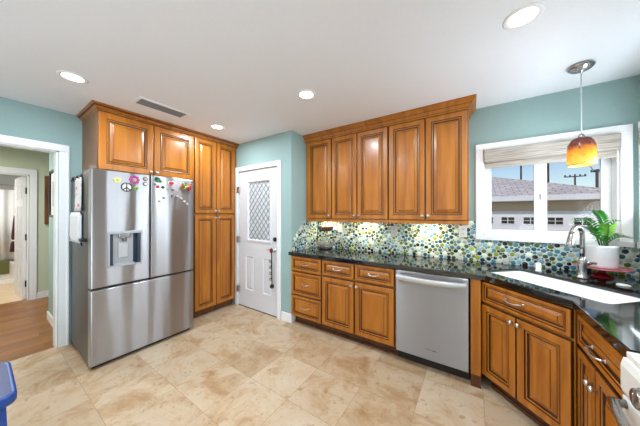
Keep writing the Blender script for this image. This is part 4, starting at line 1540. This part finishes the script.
MB().box(GX + 0.06, XR - 0.05, G0 + 0.02, G1 - 0.02, 0, 0.03).build('plinth', M['black'], t)
for yy in (0.69, 1.07):
    b = MB()
    for xx in (0.60, 0.88):
        b.lathe((xx, yy, 0.900), [(0.045, 0), (0.045, 0.012), (0.03, 0.016), (0.001, 0.016)], 18)
        for k in range(4):
            a = PI / 4 + k * PI / 2
            b.tube([(xx + 0.03 * math.cos(a), yy + 0.03 * math.sin(a), 0.93), (xx + 0.12 * math.cos(a), yy + 0.12 * math.sin(a), 0.93), (xx + 0.13 * math.cos(a), yy + 0.13 * math.sin(a), 0.901)], 0.006, 6)
    b.tube([(0.50, yy - 0.17, 0.928), (1.0, yy - 0.17, 0.928), (1.0, yy + 0.17, 0.928), (0.50, yy + 0.17, 0.928), (0.50, yy - 0.17, 0.928)], 0.006, 6)
    b.build('burner_grate', M['black'], t)

# ------------------------------------------------------------------ blue plastic stool
t = thing('plastic_stool', 'blue plastic stool with a dull top at the lower left edge', 'stool', (-2.21, -0.12, 0))
x0, x1, y0, y1, H = -2.46, -1.965, -0.37, 0.125, 0.45
def rr(i, z, r=0.05, n=5):
    out = []
    for cx_, cy_, st in ((x1 - r, y1 - r, 0), (x0 + r, y1 - r, 1), (x0 + r, y0 + r, 2), (x1 - r, y0 + r, 3)):
        for k in range(n + 1):
            a = PI / 2 * (st + k / n)
            out.append((cx_ + (r - i) * math.cos(a), cy_ + (r - i) * math.sin(a), z))
    return out
b = MB()
b.loft([rr(0.004, H - 0.052), rr(0.0, H - 0.045), rr(0.0, H - 0.008), rr(0.004, H - 0.002), rr(0.010, H), rr(0.016, H - 0.003)], cap1=True, smooth=True)
b.build('rim', M['blue'], t)
MB().loft([rr(0.016, H - 0.006), rr(0.018, H - 0.0015)]).build('top', M['blue_top'], t)
for sx in (0, 1):
    for sy in (0, 1):
        lx, ly = (x1 - 0.085, x0 + 0.035)[sx], (y1 - 0.085, y0 + 0.035)[sy]
        b = MB()
        q = 0.05
        ex, ey = (0.022, -0.022)[sx], (0.022, -0.022)[sy]
        b.loft([[(lx + ex, ly + ey, 0), (lx + q * 0.8 + ex, ly + ey, 0), (lx + q * 0.8 + ex, ly + q * 0.8 + ey, 0), (lx + ex, ly + q * 0.8 + ey, 0)],
                [(lx, ly, H - 0.05), (lx + q, ly, H - 0.05), (lx + q, ly + q, H - 0.05), (lx, ly + q, H - 0.05)]])
        b.build('leg', M['blue'], t)
MB().box(x0 + 0.05, x1 - 0.05, y1 - 0.075, y1 - 0.055, H - 0.13, H - 0.05).box(x1 - 0.075, x1 - 0.055, y0 + 0.05, y1 - 0.05, H - 0.13, H - 0.05).build('apron', M['blue'], t)

# ------------------------------------------------------------------ lamps and vent on the ceiling
CANS = [(-2.595, 1.632, 'recessed ceiling light above the tall pantry, behind the vent'), (-1.233, 1.632, 'recessed ceiling light in front of the door beside the wall cabinets'),
        (0.228, 1.634, 'largest recessed ceiling light, at the upper right near the pendant'), (-2.587, 0.415, 'recessed ceiling light at the far left in front of the doorway'),
        (-1.22, 0.41, 'added recessed ceiling light overhead in the middle, unseen above the frame'), (0.22, 0.41, 'added recessed ceiling light overhead beside the range, unseen above the frame')]  # the last two are added out of view for extra light
for x, y, lb in CANS:
    t = thing('recessed_light', lb, 'ceiling light', (x, y, CEIL), 'recessed ceiling lights')
    b = MB()
    b.lathe((x, y, CEIL), [(0.086, 0.0), (0.086, -0.004), (0.080, -0.006), (0.066, -0.005), (0.060, -0.001), (0.060, 0.0)], 36, cap0=False, cap1=False)
    b.build('trim_ring', M['trim'], t)
    MB().lathe((x, y, CEIL), [(0.061, -0.0005), (0.061, -0.002), (0.001, -0.003)], 32).build('lens', M['lamp'], t)
    add_light('recessed_lamp', 'AREA', (x, y, CEIL - 0.012), (0, 0, -1), 9.6, (0.82, 0.92, 1), shape='DISK', size=0.12)

t = thing('ceiling_vent', 'white rectangular ceiling air vent with grey louvres above the refrigerator', 'air vent', (-2.60, 1.03, CEIL))
vx0, vx1, vy0, vy1 = -2.695, -2.500, 0.815, 1.265
b = MB()
vr = lambda i, z: [(vx0 + i, vy0 + i, z), (vx1 - i, vy0 + i, z), (vx1 - i, vy1 - i, z), (vx0 + i, vy1 - i, z)]
b.loft([vr(0, CEIL - 0.0005), vr(0.002, CEIL - 0.006), vr(0.006, CEIL - 0.008), vr(0.024, CEIL - 0.008), vr(0.027, CEIL - 0.001)], cap0=False, cap1=False)
b.build('frame', M['trim'], t)
b = MB()
for k in range(10):
    x = vx0 + 0.029 + k * 0.0138
    b.loft([[(x, y, CEIL - 0.0070), (x + 0.0100, y, CEIL - 0.0030), (x + 0.0105, y, CEIL - 0.0036), (x + 0.0006, y, CEIL - 0.0076)] for y in (vy0 + 0.027, vy1 - 0.027)])
b.build('louvres', M['vent_grey'], t)
MB().box(vx0 + 0.025, vx1 - 0.025, vy0 + 0.025, vy1 - 0.025, CEIL - 0.0022, CEIL - 0.0005).build('duct_face', M['grey_mag'], t)

# pendant
qx, qy = 0.648, 2.400
t = thing('pendant_lamp', 'amber and plum glass pendant lamp on a thin cord in front of the window', 'pendant lamp', (qx, qy, 1.70))
MB().lathe((qx, qy, CEIL), [(0.064, 0.0), (0.070, -0.010), (0.066, -0.020), (0.052, -0.032), (0.030, -0.041), (0.012, -0.045), (0.006, -0.052), (0.001, -0.053)], 30).build('canopy', M['chrome'], t)
MB().tube([(qx, qy, CEIL - 0.03), (qx, qy, 2.17), (qx, qy, 1.955)], 0.0035, 8).ball((qx, qy, 2.25), 0.006, 8).build('cord', M['plate_grey'], t)
MB().lathe((qx, qy, 1.92), [(0.018, 0), (0.018, 0.014), (0.012, 0.024), (0.005, 0.032), (0.001, 0.033)], 18).build('socket', M['chrome'], t)
b = MB()
out_ = [(0.016, 1.926), (0.036, 1.920), (0.053, 1.906), (0.064, 1.884), (0.070, 1.858), (0.0725, 1.825), (0.0735, 1.78), (0.0730, 1.745), (0.0715, 1.722)]
in_ = [(r - 0.004, z + 0.001) for r, z in reversed(out_)]
b.lathe((qx, qy, 0), out_ + in_, 36, cap0=False, cap1=False)
sh = b.build('glass_shade', M['amber'], t)
b = MB()
for a, z in ((-2.75, 1.846), (-1.95, 1.842), (-2.35, 1.868), (-1.25, 1.868), (-3.1, 1.87), (-2.1, 1.895)):
    rr_ = 0.0715 if z < 1.85 else (0.0685 if z < 1.875 else 0.060)
    b.ball((qx + rr_ * math.cos(a), qy + rr_ * math.sin(a), z), 0.0055, 8, sz=0.7)
b.build('glass_dots', M['glaze'], sh)
b = MB()
for a, z in ((-2.55, 1.795), (-1.75, 1.788)):
    pts = []
    for k in range(15):
        q = 2 * PI * k / 14
        pts.append((qx + 0.0735 * math.cos(a + 0.13 * math.cos(q)), qy + 0.0735 * math.sin(a + 0.13 * math.cos(q)), z + 0.009 * math.sin(q)))
    b.tube(pts, 0.0013, 5)
b.build('glass_rings', M['orange_mag'], sh)
MB().lathe((qx, qy, 1.83), [(0.001, -0.05), (0.020, -0.042), (0.026, -0.020), (0.022, 0.01), (0.014, 0.05), (0.014, 0.09), (0.001, 0.091)], 18).build('bulb', M['bulb'], t)
add_light('pendant_bulb_lamp', 'POINT', (qx, qy, 1.765), (0, 0, -1), 1.0, (1, 0.85, 0.6), shadow_soft_size=0.03)

# ------------------------------------------------------------------ hall and bathroom things
t = thing('carved_panel', 'tall brown carved wooden panel hung on the green hall wall', 'wall panel', (-5.87, 0.85, 1.2))
MB().box(-5.899, -5.855, 0.628, 1.05, 1.205, 2.005, bev=0.006).build('board', M['walnut'], t)
b = MB()
for z in (1.25, 1.44, 1.63, 1.82):
    b.box(-5.856, -5.842, 0.66, 1.02, z, z + 0.13, bev=0.008)
b.build('carving', M['walnut'], t)
t = thing('picture_frame', 'black framed picture with a white mat on the teal hall wall', 'picture', (-4.15, 0.52, 1.33))
b = MB()
for x0_, x1_, za, zb in ((-4.40, -4.37, 1.335, 1.905), (-3.97, -3.94, 1.335, 1.905), (-4.37, -3.97, 1.335, 1.365), (-4.37, -3.97, 1.875, 1.905)):
    b.box(x0_, x1_, 0.505, 0.534, za, zb, bev=0.003)
b.build('frame', M['dark_iron'], t)
MB().box(-4.37, -3.97, 0.520, 0.532, 1.365, 1.875).build('mat', M['white_wall'], t)
MB().box(-4.28, -4.06, 0.517, 0.5205, 1.47, 1.77).build('print', M['grey_panel'], t)

# bathroom door leaf (structure)
d2 = sempty('door_2', (-6.02, 0.45, 0))
TD2 = Tr(-6.015, 0.452, 0) @ Rz(180 + 3.0)
b = MB(TD2)
b.box(0, 0.70, 0, 0.036, 0.010, 1.985)
b.build('leaf', M['door_white'], d2)
b = MB(TD2)
for xa, xb in ((0.09, 0.31), (0.39, 0.61)):
    for za, zb in ((0.20, 0.80), (0.95, 1.50), (1.62, 1.86)):
        for yy0, yy1 in ((0.036, 0.042),):
            b.box(xa, xb, yy0, yy1, za, zb, bev=0.005)
b.build('raised_panel', M['door_white'], d2)
for z in (0.25, 1.0, 1.75):
    MB().box(-6.022, -6.0, 0.442, 0.462, z - 0.05, z + 0.05).build('hinge', M['dark_iron'], d2)

t = thing('bathtub', 'white bathtub seen through the bathroom doorway', 'bathtub', (-8.1, 0, 0))
b = MB()
lo4 = lambda i, z: [(-8.59 + i, -1.19 + i, z), (-7.70 - i, -1.19 + i, z), (-7.70 - i, 1.09 - i, z), (-8.59 + i, 1.09 - i, z)]
b.loft([lo4(0.0, 0.0), lo4(0.0, 0.06), lo4(0.02, 0.08), lo4(0.02, 0.36), lo4(0.0, 0.38), lo4(0.0, 0.42), lo4(0.07, 0.42), lo4(0.11, 0.12)], cap1=True)
b.build('shell', M['porcelain'], t)
t = thing('curtain_rod', 'thin metal shower curtain rod across the bathroom', 'curtain rod', (-7.75, 0, 1.95))
MB().tube([(-7.76, -1.198, 1.95), (-7.76, 1.098, 1.95)], 0.013, 10).build('rod', M['nickel'], t)
b = MB()
f_, k_ = [], []
for i in range(121):
    y = -1.15 + 2.22 * i / 120
    x = -7.76 + 0.028 * math.sin(i * 0.9)
    f_.append((b.v((x, y, 0.46)), b.v((x, y, 1.86))))
    k_.append((b.v((x - 0.004, y, 0.46)), b.v((x - 0.004, y, 1.86))))
for i in range(120):
    b.face([f_[i][0], f_[i + 1][0], f_[i + 1][1], f_[i][1]], 0, True)
    b.face([k_[i][0], k_[i][1], k_[i + 1][1], k_[i + 1][0]], 0, True)
    b.face([f_[i][1], f_[i + 1][1], k_[i + 1][1], k_[i][1]])
    b.face([f_[i][0], k_[i][0], k_[i + 1][0], f_[i + 1][0]])
b.face([f_[0][0], f_[0][1], k_[0][1], k_[0][0]])
b.face([f_[-1][0], k_[-1][0], k_[-1][1], f_[-1][1]])
for i in range(5, 120, 10):
    y = -1.15 + 2.22 * i / 120
    b.tube([(-7.762, y, 1.85), (-7.764, y, 1.972), (-7.756, y, 1.972), (-7.758, y, 1.85)], 0.003, 5)
tag(b.build('shower_curtain', M['white_cloth']), 'white shower curtain hanging over the bathtub', 'shower curtain')
t = thing('hanging_towel', 'narrow maroon towel gathered by a white band hanging in front of the shower curtain', 'towel', (-7.68, 0.44, 0.6))
b = MB()
prf = [(0.012, 1.34), (0.022, 1.25), (0.034, 1.05), (0.045, 0.90), (0.030, 0.845), (0.050, 0.78), (0.060, 0.62), (0.001, 0.615)]
b.lathe((-7.665, 0.435, 0), prf, 14, sx=0.7)
b.build('cloth', M['maroon'], t)
MB().lathe((-7.665, 0.435, 0), [(0.036, 0.832), (0.038, 0.845), (0.036, 0.858)], 14, cap0=False, cap1=False, sx=0.75).build('band', M['white_cloth'], t)
MB().tube([(-7.665, 0.435, 1.33), (-7.70, 0.435, 1.60), (-7.752, 0.435, 1.964), (-7.77, 0.435, 1.966)], 0.003, 6).build('cord', M['white_cloth'], t)
b = MB()
Y0_, Y1_ = -0.05, 0.375
pf = [(-7.765, 0.425), (-7.762, 0.428), (-7.755, 0.428), (-7.71, 0.432), (-7.690, 0.42), (-7.686, 0.36), (-7.682, 0.19)]
pi_ = [(x - 0.006 * (1 if x > -7.72 else 0), z - 0.0) for x, z in pf]
b.loft([[(x, y, z) for x, z in pf] + [(x + (0.008 if x > -7.7 else 0), y, z + (0.012 if z > 0.42 else 0)) for x, z in reversed(pf)] for y in (Y0_, (Y0_ + Y1_) / 2, Y1_)])
tag(b.build('bath_towel', M['olive']), 'olive green towel draped over the bathtub edge', 'towel')
# ceiling lamps added to light the hall and bathroom
for nm, x, y, e, lb in (('added_flush_light', -4.8, -0.35, 22, 'added flush ceiling lamp that lights the hall'), ('added_flush_light', -7.0, -0.3, 13, 'added flush ceiling lamp that lights the bathroom')):
    t = thing(nm, lb, 'ceiling light', (x, y, CEIL - 0.02))
    MB().lathe((x, y, CEIL - 0.02), [(0.12, 0), (0.12, -0.02), (0.001, -0.021)], 24).build('base', M['nickel'], t)
    MB().lathe((x, y, CEIL - 0.04), [(0.11, 0), (0.10, -0.03), (0.06, -0.055), (0.001, -0.06)], 24).build('dome', M['lamp'], t)
    add_light('added_flush_lamp', 'AREA', (x, y, CEIL - 0.11), (0, 0, -1), e, (1, 0.98, 0.95), shape='DISK', size=0.25)

# ------------------------------------------------------------------ outside: garage, poles
structure(MB().box(-40, 40, YW + 0.3, 60, -0.75, -0.65).build('ground_outside', M['asphalt']))
GY = 9.0
t = thing('garage', 'neighbouring garage with a grey shingle hip roof and white sectional door', 'garage', (-1.0, 12, -0.65))
b = MB()
EX = 3.05
b.box(-7.0, EX, GY, 15.0, -0.65, 1.74)
b.build('wall', M['stucco'], t)
b = MB()
ez = 1.885
k = 0.36
e0x, e1x, e0y, e1y = -7.4, EX + 0.30, GY - 0.30, 15.3
hy_ = (e1y - e0y) / 2
pk = ez + k * hy_
rv = [b.v(p) for p in ((e0x, e0y, ez), (e1x, e0y, ez), (e1x, e1y, ez), (e0x, e1y, ez), (e0x + hy_, e0y + hy_, pk), (e1x - hy_, e0y + hy_, pk))]
for q in ((0, 1, 5, 4), (1, 2, 5), (2, 3, 4, 5), (3, 0, 4), (3, 2, 1, 0)):
    b.face([rv[i] for i in q])
b.build('roof', M['shingle'], t)
b = MB()
b.box(e0x, e1x, e0y - 0.03, e0y, 1.755, ez + 0.012).box(e1x, e1x + 0.03, e0y - 0.03, e1y, 1.755, ez + 0.012)
b.box(e0x, e1x, e0y, GY, 1.745, 1.760)
b.build('fascia', M['garage_white'], t)
gd = MB().box(-2.7, 2.95, GY - 0.03, GY + 0.02, -0.62, 1.42, bev=0.01).build('garage_door', M['garage_white'], t)
b = MB()
b.box(-2.80, 3.04, GY - 0.05, GY + 0.01, 1.415, 1.455).box(-2.80, -2.70, GY - 0.05, GY + 0.01, -0.64, 1.44).box(2.95, 3.04, GY - 0.05, GY + 0.01, -0.64, 1.44)
for z in (-0.12, 0.40, 0.93):
    b.box(-2.70, 2.95, GY - 0.034, GY - 0.028, z - 0.008, z + 0.008)
b.build('door_trim', M['garage_white'], t)
for n in range(-5, 6):
    xa = 0.220 + 0.515 * n
    if xa < -2.6 or xa > 2.6:
        continue
    f = MB()
    f.box(xa - 0.03, xa + 0.335, GY - 0.044, GY - 0.028, 1.055, 1.305)
    fo = f.build('window', M['garage_white'], gd)
    g = MB()
    for i in range(2):
        for j in range(2):
            u0_ = xa + i * 0.160
            v0_ = 1.085 + j * 0.102
            g.box(u0_, u0_ + 0.142, GY - 0.048, GY - 0.043, v0_, v0_ + 0.088)
    g.build('panes', M['dark_glass'], fo)
    f = MB()
    for zz0 in (0.46, -0.06, -0.58):
        xa2, xb2 = xa - 0.03, xa + 0.335
        f.loft([[(xa2, GY - 0.029, zz0), (xb2, GY - 0.029, zz0), (xb2, GY - 0.029, zz0 + 0.40), (xa2, GY - 0.029, zz0 + 0.40)],
                [(xa2 + 0.03, GY - 0.045, zz0 + 0.03), (xb2 - 0.03, GY - 0.045, zz0 + 0.03), (xb2 - 0.03, GY - 0.045, zz0 + 0.37), (xa2 + 0.03, GY - 0.045, zz0 + 0.37)]], None, False, True)
    f.build('raised_panel', M['garage_white'], gd)
# utility poles beyond the roof
def pole(x, y, h, r, label, arm=True):
    t = thing('utility_pole', label, 'utility pole', (x, y, -0.65))
    MB().tube([(x, y, -0.65), (x, y, h)], [r, r * 0.8], 10).build('post', M['pole_wood'], t)
    if arm:
        MB().box(x - 1.1, x + 1.1, y - 0.06, y + 0.06, h - 0.7, h - 0.55).build('crossarm', M['pole_wood'], t)
pole(3.335, 25.0, 9.5, 0.07, 'thin dark utility pole beyond the garage roof, seen through the left sash')
pole(4.89, 25.0, 10.0, 0.15, 'thick dark utility pole beyond the garage roof, right beside the window mullion')
def stub(x, top, r, half, label):
    t = thing('utility_pole', label, 'utility pole', (x, 25.0, -0.65))
    MB().tube([(x, 25.0, -0.65), (x, 25.0, top)], [r, r * 0.9], 10).build('post', M['pole_wood'], t)
    b = MB().box(x - half, x + half, 24.96, 25.04, top - 0.20, top - 0.13)
    for q in (-0.9, -0.45, 0.45, 0.9):
        b.box(x + q * half - 0.04, x + q * half + 0.04, 24.97, 25.03, top - 0.13, top - 0.02)
    b.build('crossarm', M['pole_wood'], t)
stub(6.415, 4.36, 0.06, 0.58, 'short dark pole with a crossbar beyond the roof, under the pendant lamp')
stub(7.52, 4.62, 0.09, 0.30, 'short thick pole at the right edge of the window view')
b = MB()
for x0_, z0_, x1_, z1_ in ((3.335, 9.2, 4.89, 9.6), (4.89, 9.6, 7.4, 4.4)):
    b.tube([(x0_, 24.9, z0_), ((x0_ + x1_) / 2, 24.9, (z0_ + z1_) / 2 - 0.25), (x1_, 24.9, z1_)], 0.02, 5)
tag(b.build('power_line', M['pole_wood']), 'thin dark power line strung between the poles in the sky', 'power line')
